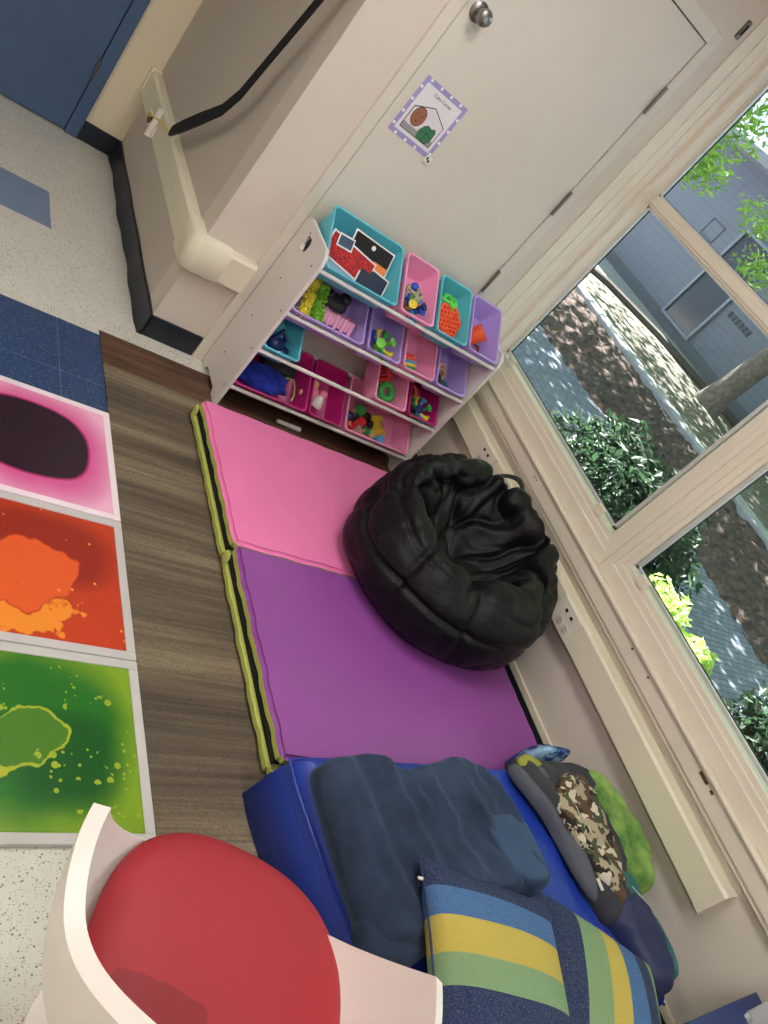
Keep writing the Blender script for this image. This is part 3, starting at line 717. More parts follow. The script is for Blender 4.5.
def bin_(x0, x1, z, m, lab, size):
    w = x1-x0; D = .258; dp = .115
    t = thing('storage_bin', lab, 'bin', ((x0+x1)/2, -.312, z), (TILT, 0, 0))
    def rr(hx, y0, y1, r, zz, n=5):
        o_ = []
        for (cx, cy, a0) in ((hx-r, y1-r, 0), (-hx+r, y1-r, 90), (-hx+r, y0+r, 180), (hx-r, y0+r, 270)):
            for k in range(n+1):
                a = RD(a0+90*k/n); o_.append((cx+r*cos(a), cy+r*sin(a), zz))
        return o_
    h = w/2
    loops = [rr(h-.006, .006, D-.006, .016, -.004), rr(h-.014, .015, D-.02, .014, -dp+.006), rr(h-.018, .019, D-.024, .012, -dp), None,
             rr(h-.0205, .0215, D-.0265, .011, -dp+.003), rr(h-.0165, .0175, D-.0225, .013, -dp+.008), rr(h-.0085, .0085, D-.0085, .015, -.001)]
    bm = newbm(); L = [[bm.verts.new(p) for p in l] if l else None for l in loops]
    def br(a, b):
        n = len(a)
        for i in range(n): bm.faces.new((a[i], a[(i+1) % n], b[(i+1) % n], b[i]))
    br(L[0], L[1]); br(L[1], L[2]); bm.faces.new(L[2]); br(L[4], L[5]); br(L[5], L[6]); bm.faces.new(L[4]); br(L[6], L[0])
    obj('tub', bm, m, t, True, local=True, ang=50)
    lo = [rr(h-.0075, .0075, D-.0075, .015, .0), rr(h-.004, .004, D-.004, .017, .003), rr(h+.0005, -.0005, D+.0005, .02, .002), rr(h+.0005, -.0005, D+.0005, .02, -.010), rr(h-.003, .003, D-.003, .018, -.010), rr(h-.0065, .0065, D-.0065, .016, -.003)]
    bm = newbm(); L = [[bm.verts.new(p) for p in l] for l in lo]
    for a, b in zip(L, L[1:]+L[:1]): br(a, b)
    obj('rim', bm, m, t, True, local=True, ang=50)
    return t
binspec = {
 'b1': (-.498, -.142, 0, M_teal, 'large teal bin on the top tier holding picture cards'),
 'b2': (-.118, .062, 0, M_pinkb, 'pink bin on the top tier with clear tangle and suction toys'),
 'b3': (.083, .265, 0, M_teal, 'small teal bin on the top tier with orange hexagon popper'),
 'b4': (.281, .462, 0, M_lav, 'lavender bin at the right end of the top tier with orange cup'),
 'r2a': (-.498, -.142, 1, M_lav, 'large lavender bin on the second tier with noodle fidgets and plush'),
 'r2b': (-.118, .062, 1, M_lav, 'small lavender bin on the second tier with green suction toys'),
 'r2c': (.083, .265, 1, M_pinkb, 'pink bin on the second tier with rainbow popper'),
 'r2d': (.281, .462, 1, M_lav, 'lavender bin at the right end of the second tier with rings'),
 'r3a': (-.498, -.325, 2, M_teal, 'small teal bin at the left end of the third tier'),
 'r3c': (.083, .265, 2, M_pinkb, 'pink bin on the third tier with green ring and red ball'),
 'r3d': (.281, .462, 2, M_mag, 'magenta bin at the right end of the third tier'),
 'r4a': (-.498, -.142, 3, M_mag, 'large magenta bin on the bottom tier with blue cloth'),
 'r4b': (-.128, .052, 3, M_mag, 'small magenta bin on the bottom tier with little dolls'),
 'r4c': (.072, .455, 3, M_pinkb, 'large pink bin on the bottom tier full of mixed small toys')}
BIN = {k: bin_(v[0], v[1], TIERS[v[2]][0], v[3], v[4], 0) for k, v in binspec.items()}
def inbin(k, u, y, z, rot=(0, 0, 0), S=1.42, up=.012):
    """matrix placing a toy in bin k: u metres from bin centre, y up the slope, z above the tub floor"""
    b = BIN[k]
    return b.matrix_basis @ Matrix.Translation((u, y, -.112+z+up)) @ (Matrix.Rotation(rot[2], 4, 'Z') @ Matrix.Rotation(rot[1], 4, 'Y') @ Matrix.Rotation(rot[0], 4, 'X')) @ Matrix.Scale(S, 4)
def put(name, bm, m, M, lab, cat, group=None, smooth=True):
    o = obj(name, bm, m, None, smooth); o.matrix_basis = M; return tag(o, lab, cat, group)
def putroot(name, M, lab, cat, group=None):
    t = thing(name, lab, cat, group=group); t.matrix_basis = M; return t
# picture cards in the teal bin
def card(k, u, y, z, rot, w, h, mats, name, lab):
    t = putroot(name, inbin(k, u, y, z, rot, 1.22, .03), lab, 'card')
    obj('backing', box(newbm(), -w/2, w/2, -h/2, h/2, 0, .0018), plain('card_white', (232, 232, 232), .35), t, local=True)
    b_ = .005
    obj('print', box(newbm(), -w/2+b_, w/2-b_, -h/2+b_, h/2-b_, .0019, .0026), mats[0], t, local=True)
    return t
M_redgrit = mat_two('red_glitter_card', (120, 10, 16), (226, 40, 40), 160, .35, .65, .6, .6, 3, .01)
cd = card('b1', .045, .150, .030, (RD(24), 0, RD(-4)), .165, .135, [plain('print_black_card', (26, 24, 24), .3)], 'picture_card', 'black and orange sensory card at the back of the teal bin')
obj('orange_patch', box(newbm(), .02, .076, -.06, .012, .0028, .0034), plain('orange_print', (240, 140, 70), .4), cd, local=True)
obj('small_emblem', lathe(newbm(), [(0, .0028), (.008, .0028), (.008, .0034), (0, .0034)], 12, (.0, .045, 0)), plain('card_white', (232, 232, 232)), cd, local=True)
cd = card('b1', -.055, .105, .050, (RD(26), RD(5), RD(-8)), .19, .082, [M_redgrit], 'textured_card', 'red glitter textured card on top of the stack of cards')
cd2 = card('b1', -.10, .140, .075, (RD(26), RD(6), RD(6)), .065, .04, [plain('print_bluegrey', (60, 76, 104), .4)], 'picture_card', 'small blue-grey card lying on the red glitter card')
card('b1', .075, .074, .034, (RD(22), RD(4), RD(-6)), .12, .075, [plain('print_navy_card', (40, 44, 70), .4)], 'picture_card', 'navy picture card at the front right of the teal bin')
card('b1', -.03, .066, .024, (RD(25), 0, RD(-3)), .2, .08, [plain('print_skyglass', (150, 180, 200), .3)], 'picture_card', 'pale blue picture card under the red glitter card')
card('b1', .02, .050, .012, (RD(14), 0, RD(-5)), .21, .05, [plain('print_redbrown', (120, 40, 40), .4)], 'picture_card', 'dark red picture card lowest in the teal bin')
# suction toys
def cup_toy(k, u, y, z, rot, m, lab, grp, s=1):
    z += .022
    bm = lathe(newbm(), [(0, 0), (.006*s, 0), (.0065*s, .012*s), (.005*s, .022*s), (.009*s, .03*s), (.014*s, .038*s), (.0125*s, .038*s), (.006*s, .031*s), (0, .03*s)], 14)
    ball(bm, (0, 0, 0), .0085*s, (1, 1, 1), 10, 8)
    return put('suction_toy', bm, m, inbin(k, u, y, z, rot), lab, 'toy', grp)
def burst(k, u, y, z, cols, lab, grp, s=1.1, n=7):
    for i in range(n):
        a = 2*pi*i/n+.4
        el = RD(72) if i % 4 else RD(20)
        nm, m = cols[i % len(cols)]
        cup_toy(k, u+.012*cos(a), y+.012*sin(a)+.006, z+(.0 if i % 3 else .008), (0, el, a), m, '%s suction toy in %s' % (nm, lab), grp, s)
G = ('green', M_toygr); Lm = ('lime', M_toylime); Yl = ('yellow', M_toyye); Bl = ('blue', M_toybl); Sk = ('sky blue', M_toysky); Nv = ('navy', M_toynavy)
burst('b2', .0, .048, .028, [Nv, Sk, Lm, Bl, Yl], 'the top pink bin', 'suction toys in the top pink bin', .95, 9)
burst('r2b', .0, .055, .03, [Lm, G, Yl, Bl, Lm], 'the second-tier lavender bin', 'suction toys in the lavender bin', 1.05, 8)
burst('r3d', .0, .05, .03, [G, Sk, Yl, G, Nv], 'the third-tier magenta bin', 'suction toys in the magenta bin', 1.0, 8)
def coil(bm, R_, turns, tilt, r, sc=1, ph=0):
    pts = []
    for i in range(int(turns*20)+1):
        a = 2*pi*i/20; t = tilt*i/20
        v = Vector((R_*cos(a), R_*sin(a)*.9, .012*sin(a*3+ph))); v.rotate(Matrix.Rotation(t, 3, 'X')); v.rotate(Matrix.Rotation(t*.7, 3, 'Y')); pts.append(v)
    return tube(bm, pts, r, 6)
put('wire_tangle', coil(newbm(), .034, 7, .9, .0035), plain('clear_olive', (170, 172, 140), .2, .2), inbin('b2', -.005, .115, .042), 'clear olive wire tangle ball in the top pink bin', 'toy')
put('blue_ball', ball(newbm(), (0, 0, 0), .013), M_toybl, inbin('b2', -.012, .145, .075), 'round blue ball resting on the wire tangle', 'toy')
put('fidget_tangle', coil(newbm(), .032, 6, .8, .0055), plain('glossy_green', (96, 220, 90), .15, .1), inbin('b3', -.01, .165, .045), 'glossy bright green coiled tangle toy behind the orange popper', 'toy')
put('bead_string', coil(newbm(), .026, 4, 1.3, .004, ph=1), M_toygr, inbin('b3', .035, .15, .03), 'dark green bead string beside the tangle toy', 'toy')
# hexagon popper
t = putroot('hexagon_popper', inbin('b3', -.004, .088, .066, (RD(14), 0, RD(12)), 1.62), 'orange hexagonal bubble popper in the small teal bin', 'toy')
prism_ = newbm(); prism(prism_, [(.05*cos(RD(60*k)), .05*sin(RD(60*k))) for k in range(6)], -.002, .003, axis=2); obj('sheet', prism_, M_toyor, t, local=True)
bm = newbm()
for i in range(-3, 4):
    for j in range(-3, 4):
        px, py = .0125*(i+.5*(j % 2)), .0112*j
        if math.hypot(px, py) < .042: lathe(bm, [(.0052, .003), (.0045, .0055), (.0025, .007), (0, .0075)], 10, (px, py, 0))
obj('bubbles', bm, plain('orange_bubble', (220, 70, 34), .4), t, True, local=True)
# cup
t = putroot('toy_cup', inbin('b4', -.018, .105, .05, (RD(-25), RD(35), 0), 1.45), 'orange plastic cup lying in the right-end lavender bin', 'cup')
obj('cup', lathe(newbm(), [(0, -.03), (.021, -.03), (.022, -.028), (.027, .03), (.0285, .031), (.026, .03), (.020, -.026), (0, -.027)], 24), M_toyor, t, True, local=True)
put('bent_tube', tube(newbm(), [(-.035, .0, 0), (-.03, .018, .004), (0, .02, .006), (.028, .012, .006), (.034, -.018, 0)], .0045, 8), M_toybrown, inbin('b4', -.012, .055, .03), 'dark red bent tube in front of the orange cup', 'toy')
put('foam_piece', box(newbm(), -.016, .016, -.01, .01, 0, .012, .003), plain('offwhite_toy', (220, 214, 220), .6), inbin('b4', .0, .034, .003), 'small off-white block at the bottom of the lavender bin', 'toy', smooth=False)
# noodles / chenille
def shaggy(k, u, y, z, rot, m, L_, r, n, spike, lab, name):
    bm = newbm(); tube(bm, [(0, -L_/2+L_*i/8, .006*sin(i)) for i in range(9)], r*.6, 8)
    for _ in range(n):
        a = random.uniform(0, 2*pi); yy = random.uniform(-L_/2, L_/2)
        d0 = Vector((cos(a), random.uniform(-.5, .5), sin(a))); p0 = Vector((0, yy, 0))+d0*r*.4
        tube(bm, [p0, p0+d0*spike*.6, p0+d0*spike+Vector((0, random.uniform(-.004, .004), 0))], [.0028, .0028, .0018], 5)
    return put(name, bm, m, inbin(k, u, y, z, rot, 1.25, .034), lab, 'toy')
shaggy('r2a', -.148, .085, .05, (RD(14), 0, RD(-4)), plain('grey_noodle', (112, 112, 128), .7), .11, .016, 150, .016, 'grey chenille noodle fidget at the left of the lavender bin', 'noodle_fidget')
shaggy('r2a', -.108, .09, .062, (RD(18), 0, RD(-2)), plain('yellow_noodle', (226, 208, 60), .6), .12, .017, 190, .017, 'yellow chenille noodle fidget in the large lavender bin', 'noodle_fidget')
shaggy('r2a', -.052, .085, .06, (RD(14), 0, RD(6)), plain('green_noodle', (120, 176, 40), .6), .12, .02, 220, .018, 'lime green chenille noodle fidget in the large lavender bin', 'noodle_fidget')
bm = newbm(); ball(bm, (0, 0, 0), .04, (1.25, .9, .8)); ball(bm, (.03, .02, .015), .022); ball(bm, (-.03, .015, .01), .02)
put('plush_toy', bm, M_toydk, inbin('r2a', .045, .145, .045, S=1.25), 'black plush toy at the back of the lavender bin', 'plush')
bm = newbm()
for i in range(9): tube(bm, [(-.055+.013*i, -.02+.006*(i % 2), .01), (-.053+.013*i, .01, .026), (-.05+.013*i, .03, .012)], [.006, .008, .005], 8)
put('finger_noodles', bm, plain('pale_pink_rubber', (232, 160, 196), .4), inbin('r2a', .065, .07, .03), 'pale pink rubber finger toy in the large lavender bin', 'toy')
# rainbow popper
t = putroot('rainbow_popper', inbin('r2c', -.02, .068, .045, (RD(14), 0, RD(10)), 1.05), 'rainbow striped bubble popper in the second-tier pink bin', 'toy')
for i, m in enumerate((M_toygr, M_toyye, M_toysky, M_toyor, M_toyred)):
    wv = [.040, .044, .042, .036, .024][i]
    bm = newbm(); box(bm, -wv, wv, -.03+i*.0125, -.0185+i*.0125, 0, .006, .001)
    for q in range(6):
        px = -wv+.007+q*(2*wv-.014)/5; lathe(bm, [(.0045, .006), (.004, .009), (0, .011)], 8, (px, -.0243+i*.0125, 0))
    obj('band', bm, m, t, True, local=True)
def ring(R_, r): return tube(newbm(), [(R_*cos(2*pi*i/24), R_*sin(2*pi*i/24), 0) for i in range(25)], r, 10, False)
put('rubber_ring', ring(.027, .005), M_toypeach, inbin('r2d', -.03, .09, .05, (RD(20), RD(30), 0)), 'peach rubber ring standing in the right-end lavender bin', 'ring')
put('rubber_ring', ring(.024, .005), plain('gold_ring', (196, 168, 90), .4), inbin('r2d', -.03, .08, .04, (RD(50), RD(10), 0)), 'gold rubber ring behind the black cap', 'ring')
put('round_cap', lathe(newbm(), [(0, 0), (.02, 0), (.02, .008), (.016, .012), (0, .012)], 20), M_toydk, inbin('r2d', -.03, .065, .025, (RD(20), 0, 0)), 'round black cap inside the peach ring', 'toy')
put('round_cap', lathe(newbm(), [(0, 0), (.018, 0), (.018, .008), (.014, .012), (0, .012)], 20), plain('darkteal_toy', (40, 90, 96), .5), inbin('r2d', .03, .055, .012), 'dark teal round cap in the right-end lavender bin', 'toy')
bm = newbm(); ball(bm, (0, 0, 0), .026, (1.1, .9, .8)); tube(bm, [(-.02, 0, .01), (.0, .03, .03), (.02, .01, .02)], .007, 8); tube(bm, [(.02, 0, .0), (.03, -.02, .02)], .007, 8)
put('toy_figure', bm, M_toynavy, inbin('r3a', .01, .07, .03), 'navy plastic figure in the small teal bin', 'toy')
put('silver_clip', box(newbm(), -.006, .006, -.016, .016, 0, .006, .002), M_silver, inbin('r3a', .032, .05, .03, (0, 0, .3)), 'small silver clip beside the navy figure', 'clip', smooth=False)
# third tier pink
put('mesh_ball', coil(newbm(), .03, 9, 1.1, .004), M_toyred, inbin('r3c', -.02, .155, .045), 'red coiled mesh ball at the back of the third-tier pink bin', 'ball')
bm = newbm(); seg = 48
for i in range(seg):
    a = 2*pi*i/seg
tubeR = [(.027*cos(2*pi*i/32), .027*sin(2*pi*i/32), 0) for i in range(33)]
tube(bm, tubeR, .013, 10, False)
for i in range(16):
    a = 2*pi*i/16; ball(bm, (.04*cos(a), .04*sin(a), 0), .0062, (1, 1, 1.3), 8, 6)
put('ridged_ring', bm, M_toygr, inbin('r3c', .008, .078, .05, (RD(12), 0, 0), 1.15), 'green ridged ring in the third-tier pink bin', 'ring')
put('toy_bead', ball(newbm(), (0, 0, 0), .012), M_toybl, inbin('r3c', -.05, .06, .02), 'blue bead left of the green ridged ring', 'toy')
put('rubber_ring', ring(.026, .009), plain('rust_toy', (196, 76, 44), .45), inbin('r3d', -.035, .14, .03, (RD(15), 0, 0)), 'rust orange ring at the back of the magenta bin', 'ring')
# bottom tier
def clothblob(k, u, y, z, rx, ry, rz, m, lab, name, cat, ph=0):
    bm = newbm(); ball(bm, (0, 0, 0), 1, (1, 1, 1), 40, 26)
    for v in bm.verts:
        c = v.co.copy(); d_ = 1+.10*sin(c.x*5+ph)*sin(c.y*7+1+ph)+.06*sin(c.x*13+c.y*9+ph)+.03*sin(c.y*22+c.x*5)
        v.co = Vector((c.x*rx*d_, c.y*ry*d_, c.z*rz*d_))
    return put(name, bm, m, inbin(k, u, y, z, S=1, up=.012), lab, cat)
clothblob('r4a', -.03, .09, .045, .125, .06, .042, mat_blanket('royal_cloth', (30, 44, 140), (46, 64, 176)), 'crumpled royal blue cloth in the large magenta bin', 'crumpled_cloth', 'cloth')
put('black_box', box(newbm(), -.09, .07, -.03, .04, 0, .05, .003), M_toydk, inbin('r4a', .05, .17, .015, S=1), 'flat black box behind the blue cloth', 'box', smooth=False)
put('green_band', tube(newbm(), [(-.02, 0, 0), (.0, .01, .012), (.03, .012, .012), (.045, -.01, .006), (.05, -.05, .004), (.035, -.08, .01)], .004, 8), plain('pale_green_band', (130, 170, 100), .6), inbin('r4a', .085, .12, .05, S=1), 'pale green cord curling over the blue cloth', 'cord')
def doll(k, u, y, z, rot, mb, mh, lab):
    t = putroot('small_doll', inbin(k, u, y, z, rot, 1.65), lab, 'doll')
    obj('body', lathe(newbm(), [(0, 0), (.016, 0), (.018, .006), (.013, .022), (.008, .032), (0, .034)], 16), mb, t, True, local=True)
    h_ = obj('head', ball(newbm(), (0, 0, .04), .0105), mh, t, True, local=True)
    return t
doll('r4b', -.02, .075, .03, (RD(-50), RD(20), 0), plain('white_lace', (226, 220, 214), .7), M_toypink, 'small doll in white lace with pink head in the magenta bin')
doll('r4b', -.03, .12, .02, (RD(-30), RD(-30), 0), M_toypink, M_toypeach, 'small pink doll behind the white lace doll')
doll('r4b', -.05, .085, .02, (RD(-60), RD(-10), 1.2), plain('green_cloth_toy', (120, 150, 70), .7), M_toypeach, 'small green doll at the left of the magenta bin')
mix_t = [(-.15, .045, 'ball', M_toyred, .017, 'red ball'), (-.155, .085, 'ball', M_toydk, .012, 'black bead'), (-.118, .08, 'ball', M_toynavy, .017, 'navy ball'), (-.07, .115, 'ball', M_toygr, .021, 'green ball'),
 (-.13, .05, 'cyl', M_toywood, .01, 'wooden peg'), (-.09, .045, 'cyl', M_toyred, .012, 'red peg'), (-.06, .045, 'cube', M_silver, .012, 'silver block'), (-.045, .075, 'cube', M_toyred, .014, 'red block'),
 (-.02, .12, 'ball', M_toydk, .016, 'black ball'), (-.01, .05, 'cyl', M_toygr, .012, 'green peg'), (.02, .05, 'cube', M_toywood, .012, 'wooden block'), (.045, .07, 'cyl', M_toyred, .009, 'thin red peg'),
 (.065, .04, 'cube', M_toysky, .014, 'sky blue block'), (.05, .055, 'ball', M_toyor, .010, 'orange bead'), (-.075, .075, 'cyl', M_toydk, .01, 'black peg'), (-.10, .10, 'cyl', M_toywood, .009, 'pale wooden peg'), (.0, .085, 'ball', M_toydk, .013, 'glossy black bead'), (-.035, .04, 'cyl', M_toypeach, .008, 'peach peg')]
for u, y, s_, m, r_, nm in mix_t:
    bm = newbm()
    if s_ == 'ball': ball(bm, (0, 0, r_), r_)
    elif s_ == 'cyl': lathe(bm, [(0, 0), (r_, 0), (r_, r_*1.2), (r_*.5, r_*1.6), (r_*.5, r_*2), (r_*.7, r_*2.6), (r_*.4, r_*3), (0, r_*3.05)], 14)
    else: box(bm, -r_, r_, -r_, r_, 0, 2*r_, .002)
    put({'ball': 'toy_ball', 'cyl': 'toy_peg', 'cube': 'toy_block'}[s_], bm, m, inbin('r4c', u*1.0, y+.02, .008, (random.uniform(-.4, .4), random.uniform(-.4, .4), random.uniform(0, 3))), '%s among mixed toys in the bottom pink bin' % nm, 'toy', 'mixed toys in the bottom pink bin', smooth=(s_ != 'cube'))
t = putroot('toy_spool', inbin('r4c', .045, .105, .035, (RD(70), RD(15), 0)), 'yellow spool toy in the bottom pink bin', 'toy')
obj('spool', lathe(newbm(), [(0, -.03), (.024, -.03), (.024, -.024), (.018, -.02), (.018, .02), (.024, .024), (.024, .03), (0, .03)], 24), M_toyye, t, True, local=True)
obj('label_patch', box(newbm(), -.008, .008, .0172, .019, -.012, .012), M_toywood, t, local=True)
# small pale rail piece lying under the rack
put('rolling_pin', tube(newbm(), [(-.05, 0, .012), (.07, 0, .012)], [.009, .012], 10), M_shelf, Matrix.Translation((-.14, -.26, .009)), 'pale rounded stick lying on the floor under the rack', 'stick')

# ------------------------------------------------------------ soft furnishings
def catmull(pts, n=14):
    out = []; m = len(pts)
    for i in range(m):
        p0, p1, p2, p3 = (np.array(pts[(i+k-1) % m], float) for k in range(4))
        for t_ in np.linspace(0, 1, n, endpoint=False):
            out.append(.5*((2*p1)+(-p0+p2)*t_+(2*p0-5*p1+4*p2-p3)*t_*t_+(-p0+3*p1-3*p2+p3)*t_**3))
    return np.array(out)
def pile(name, outline, base, thick, m, parent=None, edge=.25, fold=.01, fdir=(1, 0), ff=30, nr=40, sharp=2.5, zmin=.01, seed=0, top=None, ns=14):
    """soft slab: outline in plan, rises from base(x,y) with rounded edges and folds"""
    bd = catmull(outline, ns); c = bd.mean(0); n = len(bd); bm = newbm(); rings = []
    fdir = np.array(fdir, float); fdir /= np.hypot(*fdir); pr = np.array([-fdir[1], fdir[0]])
    def fz(p):
        a = p @ fdir; b = p @ pr
        nz_ = mnoise.noise(Vector((p[0]*9+seed, p[1]*9, seed)))*.9+(1-abs(mnoise.noise(Vector((p[0]*15, p[1]*15+seed, 3+seed))))*3)*.35
        return nz_+(np.sin(a*ff+2.2*np.sin(b*6+seed)+seed)*.45+np.sin(a*ff*2.1+seed*2+3*np.sin(b*9))*.3+np.sin(b*ff*.6+a*7+seed)*.3)
    for i in range(1, nr+1):
        s = i/nr; s2 = s**.8 if s < 1 else 1
        ring = []
        for q in bd:
            p = c+(q-c)*s2
            e = max(0, (s2-(1-edge))/edge); prof = (1-e**sharp)**(1/sharp)
            b = base(p[0], p[1])
            z = b+thick*(top(p[0], p[1]) if top else 1)*prof+fold*fz(p)*(.35+.65*prof if e < 1 else 0)
            ring.append(bm.verts.new((p[0], p[1], max(z, b+.001*(1-e)) if e < 1 else b)))
        rings.append(ring)
    ctr = bm.verts.new((c[0], c[1], base(*c)+thick*(top(*c) if top else 1)+fold*fz(c)*.9))
    for j in range(n): bm.faces.new((ctr, rings[0][j], rings[0][(j+1) % n]))
    for a, b in zip(rings, rings[1:]):
        for j in range(n): bm.faces.new((a[j], b[j], b[(j+1) % n], a[(j+1) % n]))
    bot = [bm.verts.new((c[0]+(q[0]-c[0])*.97, c[1]+(q[1]-c[1])*.97, base(q[0], q[1])-.004)) for q in bd]
    for j in range(n): bm.faces.new((rings[-1][j], bot[j], bot[(j+1) % n], rings[-1][(j+1) % n]))
    bm.faces.new(bot[::-1])
    return obj(name, bm, m, parent, True, ang=None)
M_royal = plain('royal_blue_vinyl', (30, 58, 160), .42, .06, 6, .12, 20)
bl = thing('nap_cushion', 'royal blue vinyl floor cushion under the blanket and pillows', 'cushion', (-.1, -2.3, .008))
ol = [(-.715, -1.985), (-.68, -1.955), (-.4, -1.945), (0, -1.94), (.40, -1.935), (.47, -1.96), (.49, -2.2), (.49, -2.62), (.45, -2.66), (0, -2.68), (-.55, -2.69), (-.60, -2.66), (-.655, -2.4), (-.70, -2.14)]
pile('cover', ol, lambda x, y: .010, .232, M_royal, bl, edge=.12, fold=.010, fdir=(1, -.7), ff=13, nr=46, sharp=2.6, seed=.8)
bm = newbm(); sm_ = catmull(ol, 10)
c_ = sm_.mean(0); pts = [(c_[0]+(q[0]-c_[0])*.975, c_[1]+(q[1]-c_[1])*.975, .205) for q in sm_]
tube(bm, pts+[pts[0]], .004, 6, False); obj('seam', bm, M_royal, bl, True)
def btop(x, y):   # surface of cushion with fall-off beyond its edge
    d_ = min(x+.70+.1*(-2.0-y)*-1, 1) if False else 0
    return .246
M_blank = mat_blanket('slate_plush', (38, 48, 66), (54, 68, 92))
bk = thing('plush_blanket', 'folded slate blue plush blanket on the royal blue cushion', 'blanket', (-.33, -2.2, .25))
bo = [(-.685, -2.035), (-.62, -1.995), (-.52, -1.99), (-.42, -2.02), (-.28, -1.99), (-.17, -1.965), (-.08, -1.995), (-.02, -2.06), (.01, -2.18), (.035, -2.29), (.01, -2.345), (-.08, -2.345), (-.2, -2.36), (-.35, -2.38), (-.45, -2.42), (-.52, -2.445), (-.64, -2.45), (-.67, -2.36), (-.685, -2.18)]
pile('folded_layers', bo, lambda x, y: .245, .085, M_blank, bk, edge=.14, fold=.010, fdir=(1, .42), ff=44, nr=70, sharp=2.2, seed=2.0, ns=20)
pile('turned_corner', [(-.2, -2.17), (-.1, -2.15), (-.02, -2.16), (.0, -2.28), (-.02, -2.335), (-.12, -2.33), (-.17, -2.27)], lambda x, y: .315, .022, mat_blanket('slate_plush_underside', (48, 66, 92), (64, 84, 112), 5, 120), bk, edge=.15, fold=.003, fdir=(1, 0), ff=40, nr=18)
pile('rolled_edge', [(-.655, -2.37), (-.50, -2.37), (-.45, -2.41), (-.50, -2.47), (-.60, -2.49), (-.67, -2.455)], lambda x, y: .245, .062, M_blank, bk, edge=.5, fold=.004, fdir=(1, 0), ff=30, nr=16)

def pillow(name, center, size, th, rot, m, lab, zoff=0):
    t = thing(name, lab, 'pillow', center, rot)
    bm = newbm(); n = 44; g = [[None]*(n+1) for _ in range(2*(n+1))]
    for side_ in (1, -1):
        for i in range(n+1):
            for j in range(n+1):
                u, v = -1+2*i/n, -1+2*j/n
                if side_ == -1 and (i in (0, n) or j in (0, n)): g[(n+1)+i][j] = g[i][j]; continue
                pu = u*(1-.07*(1-v*v)*abs(u)**3); pv = v*(1-.07*(1-u*u)*abs(v)**3)
                z = ((1-u*u)*(1-v*v))**.42
                w = .03*sin(u*5+v*3)*z+.03*sin(v*9-u*4)*z*(1-z)
                g[(0 if side_ == 1 else n+1)+i][j] = bm.verts.new((pu*size/2, pv*size/2, side_*th/2*z*(1+w)))
        o_ = 0 if side_ == 1 else n+1
        for i in range(n):
            for j in range(n):
                q = [g[o_+i][j], g[o_+i+1][j], g[o_+i+1][j+1], g[o_+i][j+1]]
                bm.faces.new(q if side_ == 1 else q[::-1])
    obj('cushion_cover', bm, m, t, True, local=True, ang=None)
    h = size/2
    def ed(u, v): return (u*(1-.07*(1-v*v)*abs(u)**3)*h, v*(1-.07*(1-u*u)*abs(v)**3)*h, 0)
    pts = [ed(-1+2*k/20, -1) for k in range(20)]+[ed(1, -1+2*k/20) for k in range(20)]+[ed(1-2*k/20, 1) for k in range(20)]+[ed(-1, 1-2*k/20) for k in range(21)]
    obj('edge_seam', tube(newbm(), pts, .003, 6, False), plain('navy_seam', (40, 54, 92), .8), t, True, local=True)
    return t
nv, bu, ye, gn = (38, 50, 84), (66, 102, 148), (182, 162, 76), (120, 148, 108)
ms1 = mat_stripe('striped_weave_a', 1, [(0, bu), (.1, nv), (.22, nv), (.345, gn), (.50, ye), (.68, bu), (.835, nv)])
ms2 = mat_stripe('striped_weave_b', 0, [(0, nv), (.24, gn), (.42, ye), (.57, bu), (.74, nv), (.88, gn)])
p1 = pillow('striped_pillow', (-.362, -2.545, .345), .435, .14, (RD(2), RD(1), RD(-16)), ms1, 'striped pillow with bands running side to side, nearest the chair')
obj('care_label', box(newbm(), -.226, -.210, .16, .166, -.002, .002), M_white, p1, local=True)
pillow('striped_pillow', (-.015, -2.650, .332), .43, .15, (RD(0), RD(0), RD(-31)), ms2, 'striped pillow with bands running lengthwise, nearest the wall')

# clothes heap
def cb(x, y): return .235 if x < .46 else max(.03, .235-.9*(x-.46))
cl1 = pile('grey_jacket', [(.12, -1.965), (.2, -1.92), (.33, -1.925), (.5, -1.93), (.55, -2.0), (.53, -2.12), (.50, -2.26), (.42, -2.42), (.29, -2.43), (.24, -2.3), (.20, -2.12)], lambda x, y: .236, .065, plain('charcoal_fleece', (58, 60, 66), .95, .12, 9, .4, 120), None, edge=.35, fold=.012, fdir=(1, .2), ff=34, seed=1)
tag(recenter(cl1), 'charcoal grey jacket heaped on the right end of the blue cushion', 'jacket')
o = pile('grey_tshirt', [(.095, -1.985), (.15, -1.945), (.23, -1.93), (.27, -1.99), (.26, -2.12), (.30, -2.28), (.26, -2.38), (.215, -2.3), (.17, -2.12)], lambda x, y: .262, .034, plain('mid_grey_cotton', (84, 88, 98), .95, .15, 8), None, edge=.5, fold=.007, fdir=(1, .1), ff=70, seed=3)
tag(recenter(o), 'folded mid grey shirt lying at the left edge of the clothes heap', 'shirt')
o = pile('yellow_trimmed_sock', [(.13, -1.955), (.17, -1.93), (.23, -1.945), (.24, -1.965), (.16, -1.98)], lambda x, y: .286, .014, plain('olive_yellow', (150, 150, 60), .9), None, edge=.5, fold=.003, nr=12)
tag(recenter(o), 'small olive yellow cloth tip at the top of the clothes heap', 'cloth')
o = pile('patterned_swimwear', [(.28, -1.90), (.33, -1.845), (.42, -1.835), (.47, -1.875), (.44, -1.915), (.36, -1.92)], lambda x, y: .112+1.2*max(0, -1.85-y), .13, mat_two('blue_white_print', (24, 52, 130), (150, 190, 220), 22, .48, .56, .8, 0), None, edge=.5, fold=.006, ff=60, nr=20)
tag(recenter(o), 'blue and white patterned cloth at the far end of the clothes heap', 'cloth')
